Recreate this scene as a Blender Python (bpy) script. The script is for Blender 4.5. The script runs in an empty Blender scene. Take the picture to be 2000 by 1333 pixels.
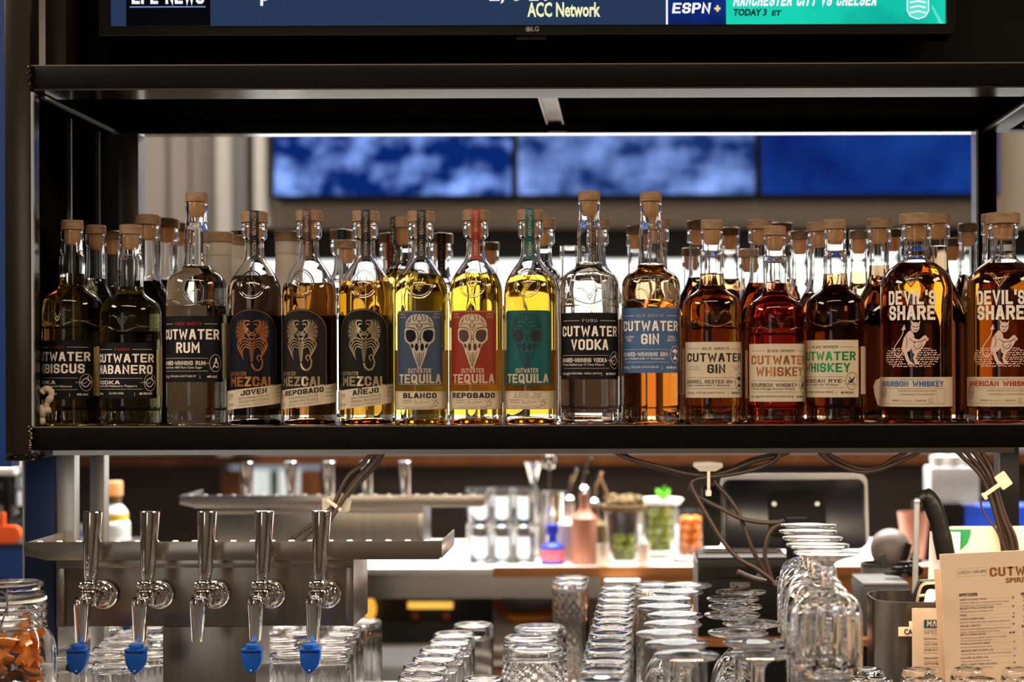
import bpy, bmesh, math, random
from mathutils import Vector, Matrix
random.seed(7)
C = bpy.context.scene.collection
SC = bpy.context.scene
PI = math.pi
sin, cos = math.sin, math.cos

# ------------------------------------------------------------------ camera
F, PX, PY, CAMZ, ROLL = 3050.0, 1219.0, 735.0, 1.45, 0.003
cd = bpy.data.cameras.new('camera')
cam = bpy.data.objects.new('camera', cd)
C.objects.link(cam)
cd.sensor_width = 36.0
cd.lens = F / 2000.0 * 36.0
cd.shift_x = (1000.0 - PX) / 2000.0
cd.shift_y = (PY - 666.5) / 2000.0
cd.clip_start = 0.05
cd.clip_end = 60.0
cam.matrix_world = Matrix.Translation((0, 0, CAMZ)) @ Matrix.Rotation(PI / 2, 4, 'X') @ Matrix.Rotation(-ROLL, 4, 'Z')
cd.dof.use_dof = True
cd.dof.focus_distance = 2.04
cd.dof.aperture_fstop = 3.0
cd.dof.aperture_blades = 9
SC.camera = cam

# ------------------------------------------------------------------ world, exposure
wd = bpy.data.worlds.new('room_air')
SC.world = wd
wd.use_nodes = True
wd.node_tree.nodes['Background'].inputs[0].default_value = (0.75, 0.85, 1.0, 1)
wd.node_tree.nodes['Background'].inputs[1].default_value = 0.35
vs = SC.view_settings
vs.view_transform = 'Standard'
vs.look = 'None'
vs.exposure = 0.0
vs.gamma = 1.0
vs.use_curve_mapping = False
cy = SC.cycles
cy.use_adaptive_sampling = True
cy.adaptive_threshold = 0.03
cy.max_bounces = 28
cy.transmission_bounces = 28
cy.glossy_bounces = 8
cy.diffuse_bounces = 3
cy.transparent_max_bounces = 48
cy.volume_bounces = 0
cy.caustics_reflective = False
cy.caustics_refractive = True
cy.blur_glossy = 0.6
cy.sample_clamp_indirect = 6.0
cy.use_denoising = True

# ------------------------------------------------------------------ lamps of the room, one added fill
def area(name, loc, rot, sx, sy, power, col, spread=PI):
    l = bpy.data.lights.new(name, 'AREA')
    l.shape = 'RECTANGLE'
    l.size, l.size_y, l.energy, l.color = sx, sy, power, col
    l.spread = spread
    o = bpy.data.objects.new(name, l)
    o.location = loc
    o.rotation_euler = rot
    C.objects.link(o)
    return o
area('ceiling_lamp_near_bar', (-0.3, 0.35, 3.05), (math.radians(-22), 0, 0), 2.2, 0.5, 92, (1.0, 0.80, 0.58))
area('ceiling_lamp_left', (-2.6, 0.9, 2.9), (0, math.radians(-35), 0), 0.5, 1.4, 60, (1.0, 0.86, 0.7))
area('ceiling_lamp_right', (2.6, 0.9, 2.9), (0, math.radians(35), 0), 0.5, 1.4, 50, (1.0, 0.78, 0.55))
area('ceiling_lamp_seats', (0.0, 5.0, 3.05), (0, 0, 0), 3.0, 0.5, 80, (1.0, 0.85, 0.7))
area('added_fill_far_bar', (0.2, 3.5, 3.0), (0, 0, 0), 2.6, 0.4, 170, (1.0, 0.93, 0.84), math.radians(110))  # unseen lamp added to brighten the far bar
area('shelf_underside_strip', (0.1, 2.06, 1.347), (math.radians(4), 0, 0), 1.6, 0.02, 15.0, (1.0, 0.80, 0.58))

# ------------------------------------------------------------------ picture helpers
def W(px, py, d):
    u, v = px - PX, PY - py
    U = u * cos(ROLL) + v * sin(ROLL)
    V = v * cos(ROLL) - u * sin(ROLL)
    return (U * d / F, d, CAMZ + V * d / F)
def WX(px, d): return W(px, PY, d)[0]
def WZ(py, d, px=PX): return W(px, py, d)[2]

# ------------------------------------------------------------------ materials
MAT = {}
def mk(name, col, rough=0.5, metal=0.0, var=0.06, scale=30.0, bump=0.0, trans=0.0, ior=1.45, emit=None, estr=1.0,
       stretch=None, spec=None, coat=0.0, paper=0.0, alpha=None):
    m = bpy.data.materials.new(name)
    m.use_nodes = True
    nt = m.node_tree
    b = nt.nodes['Principled BSDF']
    b.inputs['Roughness'].default_value = rough
    b.inputs['Metallic'].default_value = metal
    b.inputs['IOR'].default_value = ior
    b.inputs['Transmission Weight'].default_value = trans
    b.inputs['Coat Weight'].default_value = coat
    if spec is not None:
        b.inputs['Specular IOR Level'].default_value = spec
    b.inputs['Base Color'].default_value = (*col, 1)
    if emit:
        b.inputs['Emission Color'].default_value = (*emit, 1)
        b.inputs['Emission Strength'].default_value = estr
    if var or bump:
        tc = nt.nodes.new('ShaderNodeTexCoord')
        mp = nt.nodes.new('ShaderNodeMapping')
        nz = nt.nodes.new('ShaderNodeTexNoise')
        nz.inputs['Scale'].default_value = scale
        nz.inputs['Detail'].default_value = 4
        if stretch:
            mp.inputs['Scale'].default_value = stretch
        nt.links.new(tc.outputs['Object'], mp.inputs[0])
        nt.links.new(mp.outputs[0], nz.inputs['Vector'])
        if var:
            mx = nt.nodes.new('ShaderNodeMix')
            mx.data_type = 'RGBA'
            mx.inputs[6].default_value = (*[max(0, c * (1 - var)) for c in col], 1)
            mx.inputs[7].default_value = (*[min(1, c * (1 + var)) for c in col], 1)
            nt.links.new(nz.outputs[0], mx.inputs[0])
            nt.links.new(mx.outputs[2], b.inputs['Base Color'])
        if bump:
            bp = nt.nodes.new('ShaderNodeBump')
            bp.inputs['Strength'].default_value = bump
            bp.inputs['Distance'].default_value = 0.002
            nt.links.new(nz.outputs[0], bp.inputs['Height'])
            nt.links.new(bp.outputs[0], b.inputs['Normal'])
    if paper:
        out = nt.nodes['Material Output']
        tl = nt.nodes.new('ShaderNodeBsdfTranslucent')
        tl.inputs[0].default_value = (*col, 1)
        ms = nt.nodes.new('ShaderNodeMixShader')
        ms.inputs[0].default_value = paper
        nt.links.new(b.outputs[0], ms.inputs[1])
        nt.links.new(tl.outputs[0], ms.inputs[2])
        nt.links.new(ms.outputs[0], out.inputs[0])
    MAT[name] = m
    return m
def mk_emit(name, c1, c2, s, scale=4.0, lo=0.35, hi=0.65, stretch=(1, 1, 1), detail=5.0, gradient=None):
    m = bpy.data.materials.new(name)
    m.use_nodes = True
    nt = m.node_tree
    nt.nodes.remove(nt.nodes['Principled BSDF'])
    e = nt.nodes.new('ShaderNodeEmission')
    e.inputs[1].default_value = s
    tc = nt.nodes.new('ShaderNodeTexCoord')
    mp = nt.nodes.new('ShaderNodeMapping')
    mp.inputs['Scale'].default_value = stretch
    nz = nt.nodes.new('ShaderNodeTexNoise')
    nz.inputs['Scale'].default_value = scale
    nz.inputs['Detail'].default_value = detail
    cr = nt.nodes.new('ShaderNodeValToRGB')
    cr.color_ramp.elements[0].position = lo
    cr.color_ramp.elements[1].position = hi
    cr.color_ramp.elements[0].color = (*c1, 1)
    cr.color_ramp.elements[1].color = (*c2, 1)
    nt.links.new(tc.outputs['Object'], mp.inputs[0])
    nt.links.new(mp.outputs[0], nz.inputs['Vector'])
    nt.links.new(nz.outputs[0], cr.inputs[0])
    nt.links.new(cr.outputs[0], e.inputs[0])
    nt.links.new(e.outputs[0], nt.nodes['Material Output'].inputs[0])
    MAT[name] = m
    return m
def mk_liquid(name, T, path=0.07):
    m = bpy.data.materials.new(name)
    m.use_nodes = True
    nt = m.node_tree
    nt.nodes.remove(nt.nodes['Principled BSDF'])
    s = [-math.log(max(t, 1e-4)) / path for t in T]
    d = max(s) * 1.02 + 1e-3
    v = nt.nodes.new('ShaderNodeVolumeAbsorption')
    v.inputs[0].default_value = (*[1 - x / d for x in s], 1)
    v.inputs[1].default_value = d
    nt.links.new(v.outputs[0], nt.nodes['Material Output'].inputs['Volume'])
    MAT[name] = m
    return m
def mk_wood(name, c1, c2, scale=18.0, stretch=(1, 1, 8), rough=0.55, coat=0.0):
    m = mk(name, c1, rough, var=0, coat=coat)
    nt = m.node_tree
    b = nt.nodes['Principled BSDF']
    tc = nt.nodes.new('ShaderNodeTexCoord')
    mp = nt.nodes.new('ShaderNodeMapping')
    mp.inputs['Scale'].default_value = stretch
    nz = nt.nodes.new('ShaderNodeTexNoise')
    nz.inputs['Scale'].default_value = scale
    nz.inputs['Detail'].default_value = 6
    cr = nt.nodes.new('ShaderNodeValToRGB')
    cr.color_ramp.elements[0].position = 0.3
    cr.color_ramp.elements[1].position = 0.7
    cr.color_ramp.elements[0].color = (*c1, 1)
    cr.color_ramp.elements[1].color = (*c2, 1)
    nt.links.new(tc.outputs['Object'], mp.inputs[0])
    nt.links.new(mp.outputs[0], nz.inputs['Vector'])
    nt.links.new(nz.outputs[0], cr.inputs[0])
    nt.links.new(cr.outputs[0], b.inputs['Base Color'])
    return m

mk('black_steel', (0.0045, 0.0036, 0.0032), 0.36, 0.0, var=0.3, scale=60, bump=0.02, spec=0.09)
mk('bronze_steel', (0.060, 0.046, 0.034), 0.24, 0.85, var=0.25, scale=40, stretch=(1, 1, 0.1))
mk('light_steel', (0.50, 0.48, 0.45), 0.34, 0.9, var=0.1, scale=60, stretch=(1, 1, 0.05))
mk('soffit_steel', (0.20, 0.17, 0.14), 0.16, 1.0, var=0.2, scale=12)
mk('edge_steel', (0.75, 0.76, 0.78), 0.12, 1.0, var=0.05)
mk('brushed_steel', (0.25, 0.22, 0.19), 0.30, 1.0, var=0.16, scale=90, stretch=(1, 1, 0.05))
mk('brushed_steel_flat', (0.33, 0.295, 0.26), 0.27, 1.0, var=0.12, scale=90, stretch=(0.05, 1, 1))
mk('bounce_steel', (0.72, 0.69, 0.65), 0.35, 0.3, var=0.08, scale=60, stretch=(0.1, 1, 1))  # pale tone chosen to bounce light up into the glasses
mk('clip_cream', (0.40, 0.29, 0.18), 0.5)
mk('edge_highlight', (0.15, 0.11, 0.08), 0.5, 0.2, var=0.3, scale=90)  # lighter brown that paints the bevel highlight on the rail edges
mk('chrome', (0.72, 0.70, 0.68), 0.06, 1.0, var=0.03)
mk('matte_black', (0.004, 0.0036, 0.0034), 1.0, var=0.2, spec=0.0)
mk('black_gloss', (0.008, 0.007, 0.007), 0.16, var=0.2)
mk('black_panel', (0.004, 0.0036, 0.0034), 0.6, var=0.3, spec=0.12)
mk('black_plastic', (0.005, 0.0042, 0.004), 0.42, var=0.1, spec=0.15)
mk('navy_plastic', (0.010, 0.011, 0.020), 0.22, var=0.1)
mk('dark_grey', (0.035, 0.036, 0.038), 0.5)
mk('mid_grey', (0.13, 0.13, 0.13), 0.42)
mk('grey_ball', (0.16, 0.13, 0.12), 0.45)
mk('blue_paint', (0.0016, 0.034, 0.18), 0.45, var=0.15, scale=60)
mk('blue_dark', (0.0012, 0.012, 0.055), 0.5, var=0.1)
mk('blue_rubber', (0.004, 0.075, 0.40), 0.38)
mk('cable_black', (0.022, 0.012, 0.007), 0.42, spec=0.35)
mk('clip_white', (0.50, 0.44, 0.36), 0.4, paper=0.25)
mk('tape_clear', (0.50, 0.46, 0.41), 0.25, paper=0.4)
mk('white_plastic', (0.75, 0.74, 0.72), 0.35)
mk('pale_cream', (0.62, 0.52, 0.36), 0.5, var=0.04)
mk('green_print', (0.01, 0.20, 0.05), 0.45)
mk('orange_plastic', (0.95, 0.12, 0.01), 0.35)
mk('orange_peel', (0.80, 0.25, 0.025), 0.55, var=0.35, scale=60, bump=0.2, paper=0.3)
mk('dried_peel', (0.20, 0.07, 0.018), 0.6, var=0.5, scale=50, bump=0.2)
mk('herb_brown', (0.13, 0.085, 0.03), 0.8, var=0.5, scale=80, bump=0.4)
mk('lime_green', (0.30, 0.40, 0.04), 0.5, var=0.5, scale=40)
mk('leaf_green', (0.16, 0.55, 0.02), 0.5, var=0.2, paper=0.4)
mk('lemon_yellow', (0.85, 0.55, 0.02), 0.5)
mk('pink_label', (0.65, 0.13, 0.22), 0.5)
mk('blue_cap', (0.01, 0.03, 0.45), 0.35)
mk('rose_cup', (0.42, 0.18, 0.12), 0.4)
mk('blue_box', (0.005, 0.05, 0.55), 0.4)
mk('pale_stack', (0.62, 0.66, 0.72), 0.3, trans=0.3)
mk('bone', (0.62, 0.52, 0.38), 0.55, bump=0.2, scale=60)
mk('paper_menu', (0.92, 0.68, 0.49), 0.7, var=0.03, scale=20)
mk('paper_white', (0.72, 0.69, 0.66), 0.7, var=0.03)
mk('paper_cream', (0.80, 0.68, 0.50), 0.62, var=0.04, paper=0.3)
mk('label_black', (0.006, 0.006, 0.007), 0.55, var=0.2, spec=0.2)
mk('label_navy', (0.004, 0.005, 0.010), 0.5, var=0.2, spec=0.2)
mk('label_umber', (0.016, 0.009, 0.008), 0.5, var=0.2, spec=0.2)
mk('label_moss', (0.007, 0.008, 0.005), 0.5, var=0.2, spec=0.2)
mk('label_blue', (0.055, 0.115, 0.25), 0.45, var=0.05)
mk('label_slate', (0.040, 0.062, 0.110), 0.4, var=0.08)
mk('label_red', (0.25, 0.024, 0.010), 0.4, var=0.08)
mk('label_teal', (0.003, 0.085, 0.085), 0.4, var=0.08)
mk('ink_cream', (0.90, 0.78, 0.66), 0.5)
mk('ink_tan', (0.55, 0.40, 0.27), 0.4)
mk('ink_black', (0.012, 0.010, 0.010), 0.6)
mk('ink_grey', (0.22, 0.19, 0.165), 0.6)
mk('ink_pale', (0.42, 0.36, 0.30), 0.6)
mk('ink_brown', (0.36, 0.13, 0.025), 0.5)
mk('ink_red', (0.35, 0.02, 0.015), 0.5)
mk('ink_red_dim', (0.16, 0.018, 0.016), 0.5)
mk('ink_blue', (0.03, 0.10, 0.32), 0.5)
mk('ink_teal', (0.02, 0.10, 0.12), 0.5)
mk('foil_copper', (0.72, 0.26, 0.08), 0.30, 0.8, var=0.25, scale=120)
mk('foil_gold', (0.78, 0.60, 0.36), 0.28, 0.8, var=0.3, scale=120)
mk('foil_silver', (0.60, 0.54, 0.46), 0.35, 0.5, var=0.2, scale=120)
mk('foil_green', (0.02, 0.42, 0.13), 0.30, 0.6, var=0.7, scale=45)
mk('print_rose', (0.72, 0.50, 0.40), 0.6)
mk('strip_black', (0.012, 0.013, 0.018), 0.5)
mk('strip_brown', (0.07, 0.028, 0.022), 0.5)
mk('strip_red', (0.28, 0.03, 0.016), 0.5)
mk('strip_teal', (0.003, 0.09, 0.09), 0.5)
mk('cork_plug', (0.95, 0.58, 0.30), 0.5, var=0.12, scale=70, paper=0.45)
mk('frosted_white', (0.60, 0.52, 0.45), 0.35, var=0.05, paper=0.15)
mk('bottle_glass', (0.985, 0.99, 0.985), 0.0, var=0, trans=1.0, ior=1.42)
mk('bar_glass', (1, 1, 1), 0.0, var=0, trans=1.0, ior=1.45)
mk('smoke_glass', (0.5, 0.5, 0.5), 0.02, var=0, trans=1.0, ior=1.45)
mk('plaster_grey', (0.44, 0.40, 0.375), 0.8, var=0.06, scale=5)
mk('plaster_beige', (0.42, 0.35, 0.28), 0.8, var=0.06, scale=5)
mk('room_wall', (0.20, 0.17, 0.145), 0.8, var=0.1, scale=3)
mk('ceiling_dark', (0.10, 0.09, 0.08), 0.8, var=0.1, scale=3)
mk('floor_dark', (0.10, 0.08, 0.065), 0.5, var=0.3, scale=8)
mk('bar_white', (0.80, 0.78, 0.74), 0.35, var=0.03)
mk('frame_white', (0.50, 0.49, 0.47), 0.5, var=0.03)
mk_wood('wood_cap', (0.20, 0.11, 0.055), (0.36, 0.22, 0.12), 60, (1, 1, 10))
mk_wood('wood_bar', (0.36, 0.13, 0.035), (0.50, 0.20, 0.06), 6, (1, 6, 6), 0.4)
mk_wood('wood_trim', (0.13, 0.042, 0.008), (0.20, 0.07, 0.014), 5, (6, 6, 1), 0.5)
mk_wood('wood_dark', (0.012, 0.008, 0.006), (0.028, 0.017, 0.012), 5, (1, 4, 8), 0.5)
mk_emit('window_daylight', (0.93, 0.97, 0.86), (1.0, 1.0, 1.0), 1.75, 2.2, 0.35, 0.6)
mk_emit('door_daylight', (0.80, 0.86, 0.78), (1.0, 1.0, 0.96), 0.85, 3.0, 0.4, 0.6, (3, 1, 0.4))
mk_emit('screen_slate', (0.018, 0.037, 0.085), (0.022, 0.045, 0.098), 1.0, 600)
mk_emit('screen_black', (0.002, 0.002, 0.003), (0.003, 0.003, 0.004), 1.0, 10)
mk_emit('screen_navy', (0.003, 0.006, 0.04), (0.006, 0.03, 0.22), 1.0, 12)
mk_emit('screen_teal', (0.0, 0.22, 0.20), (0.01, 0.66, 0.46), 1.0, 5, 0.3, 0.55)
mk_emit('screen_mint', (0.10, 0.75, 0.62), (0.14, 0.8, 0.66), 1.0, 9)
mk_emit('screen_white', (0.85, 0.87, 0.95), (0.95, 0.95, 1.0), 1.0, 50)
mk_emit('screen_periwinkle', (0.16, 0.22, 0.5), (0.2, 0.26, 0.55), 1.0, 50)
mk_emit('screen_yellow', (0.80, 0.84, 0.42), (0.95, 0.93, 0.62), 1.0, 300)
mk_emit('screen_gold', (0.9, 0.66, 0.15), (0.95, 0.72, 0.2), 1.0, 100)
mk_emit('screen_pine', (0.002, 0.05, 0.03), (0.003, 0.06, 0.04), 1.0, 100)
mk_emit('ocean_screen', (0.002, 0.016, 0.13), (0.24, 0.40, 0.95), 1.25, 5.0, 0.45, 0.68, (1.3, 1, 1.8), 9)
mk_emit('ocean_screen_pale', (0.006, 0.025, 0.13), (0.24, 0.38, 0.85), 1.2, 5.0, 0.38, 0.70, (1.2, 1, 1.6), 9)
mk_emit('ocean_screen_deep', (0.004, 0.014, 0.14), (0.01, 0.07, 0.36), 1.0, 3.0, 0.35, 0.75)
mk_emit('warm_glow', (1.0, 0.45, 0.05), (1.0, 0.55, 0.10), 1.1, 5)
LIQ = {}
for nm, T in dict(hibiscus=(0.98, 0.84, 0.34), habanero=(0.97, 0.92, 0.55), rum=(0.97, 0.90, 0.80), joven=(0.06, 0.035, 0.022),
                  mezcal=(0.24, 0.085, 0.014), anejo=(0.50, 0.22, 0.014), blanco=(0.86, 0.64, 0.08), reposado=(0.88, 0.54, 0.03),
                  tequila=(0.87, 0.51, 0.025), vodka=(0.97, 0.93, 0.88), gin=(0.88, 0.60, 0.34), barrel=(0.60, 0.27, 0.03),
                  bourbon=(0.72, 0.09, 0.025), rye=(0.66, 0.22, 0.03), devil=(0.88, 0.40, 0.03), devil2=(0.85, 0.36, 0.03),
                  dark=(0.09, 0.024, 0.005), stout=(0.025, 0.010, 0.005), amber=(0.60, 0.22, 0.03), clear=(0.99, 0.97, 0.93), oil=(0.75, 0.5, 0.08)).items():
    LIQ[nm] = mk_liquid('liquid_' + nm, T)

# ------------------------------------------------------------------ objects
def thing(name, label, cat, loc=(0, 0, 0), rz=0.0, group=None):
    o = bpy.data.objects.new(name, None)
    o.empty_display_size = 0.02
    C.objects.link(o)
    o.location = loc
    o.rotation_euler = (0, 0, rz)
    return tag(o, label, cat, group)
def tag(o, label, cat, group=None, kind=None):
    o['label'] = label
    o['category'] = cat
    if group: o['group'] = group
    if kind: o['kind'] = kind
    return o
def struct(o):
    o['kind'] = 'structure'
    return o
def link_mesh(name, me, mat, parent=None):
    o = bpy.data.objects.new(name, me)
    C.objects.link(o)
    if mat is not None:
        me.materials.clear()
        me.materials.append(MAT[mat] if isinstance(mat, str) else mat)
    if parent is not None:
        o.parent = parent
    return o
def copy_tree(o, parent=None):
    c = o.copy()
    C.objects.link(c)
    if parent is not None: c.parent = parent
    for ch in list(o.children): copy_tree(ch, c)
    return c

class MB:
    def __init__(s): s.v, s.f = [], []
    def add(s, vs, fs):
        n = len(s.v)
        s.v += [tuple(v) for v in vs]
        s.f += [[i + n for i in f] for f in fs]
        return s
    def box(s, x0, x1, y0, y1, z0, z1):
        v = [(x, y, z) for z in (z0, z1) for y in (y0, y1) for x in (x0, x1)]
        return s.add(v, [(0, 2, 3, 1), (4, 5, 7, 6), (0, 1, 5, 4), (2, 6, 7, 3), (0, 4, 6, 2), (1, 3, 7, 5)])
    def lathe(s, prof, n=48, c=(0, 0, 0), mod=None, axis='Z'):
        vs, fs, rows = [], [], []
        for k, (r, z) in enumerate(prof):
            if r < 1e-6:
                rows.append([len(vs)]); vs.append((0, 0, z))
            else:
                row = []
                for i in range(n):
                    t = 2 * PI * i / n
                    rr = r * (mod(t, z, k) if mod else 1.0)
                    row.append(len(vs)); vs.append((rr * cos(t), rr * sin(t), z))
                rows.append(row)
        for a, b in zip(rows, rows[1:]):
            if len(a) == 1 and len(b) == 1: continue
            for i in range(n):
                j = (i + 1) % n
                if len(a) == 1: fs.append((a[0], b[j], b[i]))
                elif len(b) == 1: fs.append((a[i], a[j], b[0]))
                else: fs.append((a[i], a[j], b[j], b[i]))
        if axis == 'Y': vs = [(x, -z, y) for x, y, z in vs]
        if axis == 'X': vs = [(z, x, y) for x, y, z in vs]
        return s.add([(x + c[0], y + c[1], z + c[2]) for x, y, z in vs], fs)
    def tube(s, pts, r, n=8, closed=False):
        P = [Vector(p) for p in pts]
        R = r if isinstance(r, (list, tuple)) else [r] * len(P)
        vs, fs, m = [], [], len(P)
        up = None
        for i, p in enumerate(P):
            a = P[(i - 1) % m] if (closed or i > 0) else p
            b = P[(i + 1) % m] if (closed or i < m - 1) else p
            t = (b - a).normalized()
            if up is None:
                up = Vector((0, 0, 1)) if abs(t.z) < 0.9 else Vector((1, 0, 0))
            x = up - t * up.dot(t)
            if x.length < 1e-6: x = t.orthogonal()
            x.normalize(); up = x
            y = t.cross(x)
            for k in range(n):
                q = 2 * PI * k / n
                vs.append(p + (x * cos(q) + y * sin(q)) * R[i])
        for i in range(m if closed else m - 1):
            j = (i + 1) % m
            for k in range(n):
                l = (k + 1) % n
                fs.append((i * n + k, i * n + l, j * n + l, j * n + k))
        if not closed:
            fs.append(tuple(range(n - 1, -1, -1)))
            fs.append(tuple((m - 1) * n + k for k in range(n)))
        return s.add(vs, fs)
    def prism(s, poly, a, b, axis='Y'):
        n = len(poly)
        def P(p, t): return (p[0], t, p[1]) if axis == 'Y' else ((p[0], p[1], t) if axis == 'Z' else (t, p[0], p[1]))
        vs = [P(p, a) for p in poly] + [P(p, b) for p in poly]
        fs = [tuple(range(n)), tuple(range(2 * n - 1, n - 1, -1))] + [(i, n + i, n + (i + 1) % n, (i + 1) % n) for i in range(n)]
        return s.add(vs, fs)
    def ball(s, c, r, n=16, sq=(1, 1, 1), jitter=0.0, rnd=random):
        m = n // 2
        prof = [(sin(PI * i / m), -cos(PI * i / m)) for i in range(m + 1)]
        b = MB().lathe(prof, n)
        return s.add([(c[0] + r * sq[0] * x * (1 + jitter * rnd.uniform(-1, 1)), c[1] + r * sq[1] * y, c[2] + r * sq[2] * z * (1 + jitter * rnd.uniform(-1, 1))) for x, y, z in b.v], b.f)
    def xf(s, M):
        s.v = [tuple(M @ Vector(v)) for v in s.v]
        return s
    def build(s, name, mat, parent=None, smooth=35, bevel=0.0):
        me = bpy.data.meshes.new(name)
        me.from_pydata(s.v, [], s.f)
        bm = bmesh.new(); bm.from_mesh(me)
        bmesh.ops.recalc_face_normals(bm, faces=bm.faces)
        if bevel:
            bmesh.ops.bevel(bm, geom=[e for e in bm.edges if len(e.link_faces) == 2 and e.calc_face_angle(0) > 0.6], offset=bevel, segments=2, affect='EDGES', profile=0.6)
        bm.to_mesh(me); bm.free()
        if smooth:
            me.shade_smooth()
            me.set_sharp_from_angle(angle=math.radians(smooth))
        return link_mesh(name, me, mat, parent)

def rrect(x0, x1, y0, y1, r, n=5):
    out = []
    for cx, cy_, a in ((x1 - r, y1 - r, 0), (x0 + r, y1 - r, 90), (x0 + r, y0 + r, 180), (x1 - r, y0 + r, 270)):
        for k in range(n + 1):
            t = math.radians(a + 90 * k / n)
            out.append((cx + r * cos(t), cy_ + r * sin(t)))
    return out
def spline(pts, n=8):
    P = [Vector(p) for p in pts]
    out = []
    for i in range(len(P) - 1):
        a, b, c, d = P[max(i - 1, 0)], P[i], P[i + 1], P[min(i + 2, len(P) - 1)]
        for k in range(n):
            t = k / n
            out.append(0.5 * ((2 * b) + (c - a) * t + (2 * a - 5 * b + 4 * c - d) * t * t + (3 * b - a - 3 * c + d) * t ** 3))
    out.append(P[-1])
    return [tuple(p) for p in out]
def smooth_prof(pts, n=4):
    # a bottle outline: Catmull-Rom through the points, corners kept where a point is doubled
    out, run = [], []
    for i, p in enumerate(pts):
        if run and p == run[-1]:
            out += [q[:2] for q in (spline([(a, b, 0) for a, b in run], n) if len(run) > 1 else [(*run[0], 0)])]
            run = []
        run.append(p)
    out += [q[:2] for q in spline([(a, b, 0) for a, b in run], n)]
    res = []
    for p in out:
        p = (max(p[0], 0), max(p[1], 0))
        if not res or abs(p[0] - res[-1][0]) + abs(p[1] - res[-1][1]) > 1e-6: res.append(p)
    return res

# ------------------------------------------------------------------ lettering
GL = {'A': [[(0, 0), (1.6, 8), (2.4, 8), (4, 0)], [(0.7, 2.4), (3.3, 2.4)]],
      'B': [[(0, 0), (0, 8), (3, 8), (4, 7), (4, 5), (3.2, 4), (0, 4)], [(3.2, 4), (4, 3), (4, 1), (3, 0), (0, 0)]],
      'C': [[(4, 5.8), (4, 7), (3, 8), (1, 8), (0, 7), (0, 1), (1, 0), (3, 0), (4, 1), (4, 2.2)]],
      'D': [[(0, 0), (3, 0), (4, 1), (4, 7), (3, 8), (0, 8), (0, 0)]],
      'E': [[(4, 8), (0, 8), (0, 0), (4, 0)], [(0, 4), (3.3, 4)]],
      'F': [[(4, 8), (0, 8), (0, 0)], [(0, 4), (3.3, 4)]],
      'G': [[(4, 6), (4, 7), (3, 8), (1, 8), (0, 7), (0, 1), (1, 0), (3, 0), (4, 1), (4, 3.8), (2.4, 3.8)]],
      'H': [[(0, 0), (0, 8)], [(4, 0), (4, 8)], [(0, 4), (4, 4)]],
      'I': [[(0, 0), (0, 8)]],
      'J': [[(0, 2), (0, 1), (1, 0), (3, 0), (4, 1), (4, 8)]],
      'K': [[(0, 0), (0, 8)], [(4, 8), (1, 4), (4, 0)], [(0, 4), (1, 4)]],
      'L': [[(0, 8), (0, 0), (3.7, 0)]],
      'M': [[(0, 0), (0, 8), (2.5, 3), (5, 8), (5, 0)]],
      'N': [[(0, 0), (0, 8), (4, 0), (4, 8)]],
      'O': [[(1, 0), (3, 0), (4, 1), (4, 7), (3, 8), (1, 8), (0, 7), (0, 1), (1, 0)]],
      'P': [[(0, 0), (0, 8), (3, 8), (4, 7), (4, 4.6), (3, 3.6), (0, 3.6)]],
      'Q': [[(1, 0), (3, 0), (4, 1), (4, 7), (3, 8), (1, 8), (0, 7), (0, 1), (1, 0)], [(2.3, 1.8), (4.4, -1)]],
      'R': [[(0, 0), (0, 8), (3, 8), (4, 7), (4, 5), (3, 4), (0, 4)], [(2.2, 4), (4, 0)]],
      'S': [[(4, 6.2), (4, 7), (3, 8), (1, 8), (0, 7), (0, 5), (1, 4), (3, 4), (4, 3), (4, 1), (3, 0), (1, 0), (0, 1), (0, 1.8)]],
      'T': [[(0, 8), (4, 8)], [(2, 8), (2, 0)]],
      'U': [[(0, 8), (0, 1), (1, 0), (3, 0), (4, 1), (4, 8)]],
      'V': [[(0, 8), (2, 0), (4, 8)]],
      'W': [[(0, 8), (1.3, 0), (3, 6), (4.7, 0), (6, 8)]],
      'X': [[(0, 0), (4, 8)], [(0, 8), (4, 0)]],
      'Y': [[(0, 8), (2, 4), (4, 8)], [(2, 4), (2, 0)]],
      'Z': [[(0, 8), (4, 8), (0, 0), (4, 0)]],
      '0': [[(1, 0), (3, 0), (4, 1), (4, 7), (3, 8), (1, 8), (0, 7), (0, 1), (1, 0)]],
      '1': [[(0, 7), (1, 8), (1, 0)]],
      '2': [[(0, 6.5), (0, 7), (1, 8), (3, 8), (4, 7), (4, 5), (0, 0), (4, 0)]],
      '3': [[(0, 7), (1, 8), (3, 8), (4, 7), (4, 5), (3, 4), (1.5, 4)], [(3, 4), (4, 3), (4, 1), (3, 0), (1, 0), (0, 1)]],
      '4': [[(3, 0), (3, 8), (0, 3), (4.3, 3)]],
      '5': [[(4, 8), (0, 8), (0, 4.5), (3, 4.5), (4, 3.5), (4, 1), (3, 0), (0, 0)]],
      '7': [[(0, 8), (4, 8), (1, 0)]],
      '8': [[(1, 4), (3, 4), (4, 5), (4, 7), (3, 8), (1, 8), (0, 7), (0, 5), (1, 4)], [(1, 4), (0, 3), (0, 1), (1, 0), (3, 0), (4, 1), (4, 3), (3, 4)]],
      '-': [[(0, 4), (2, 4)]], "'": [[(0, 8.4), (0, 6.6)]], '.': [[(0, 0), (0, 0.3)]], '%': [[(0, 0), (4, 8)]],
      '&': [[(4, 0), (1, 6), (1, 7.4), (2, 8), (3, 7.4), (3, 6), (0, 3), (0, 1), (1, 0), (2.6, 0), (4, 3)]],
      '+': [[(2, 2), (2, 6)], [(0, 4), (4, 4)]], ' ': []}
GL['\u00d1'] = GL['N'] + [[(0.6, 10.3), (3.4, 10.7)]]
_FINE = {}
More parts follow.
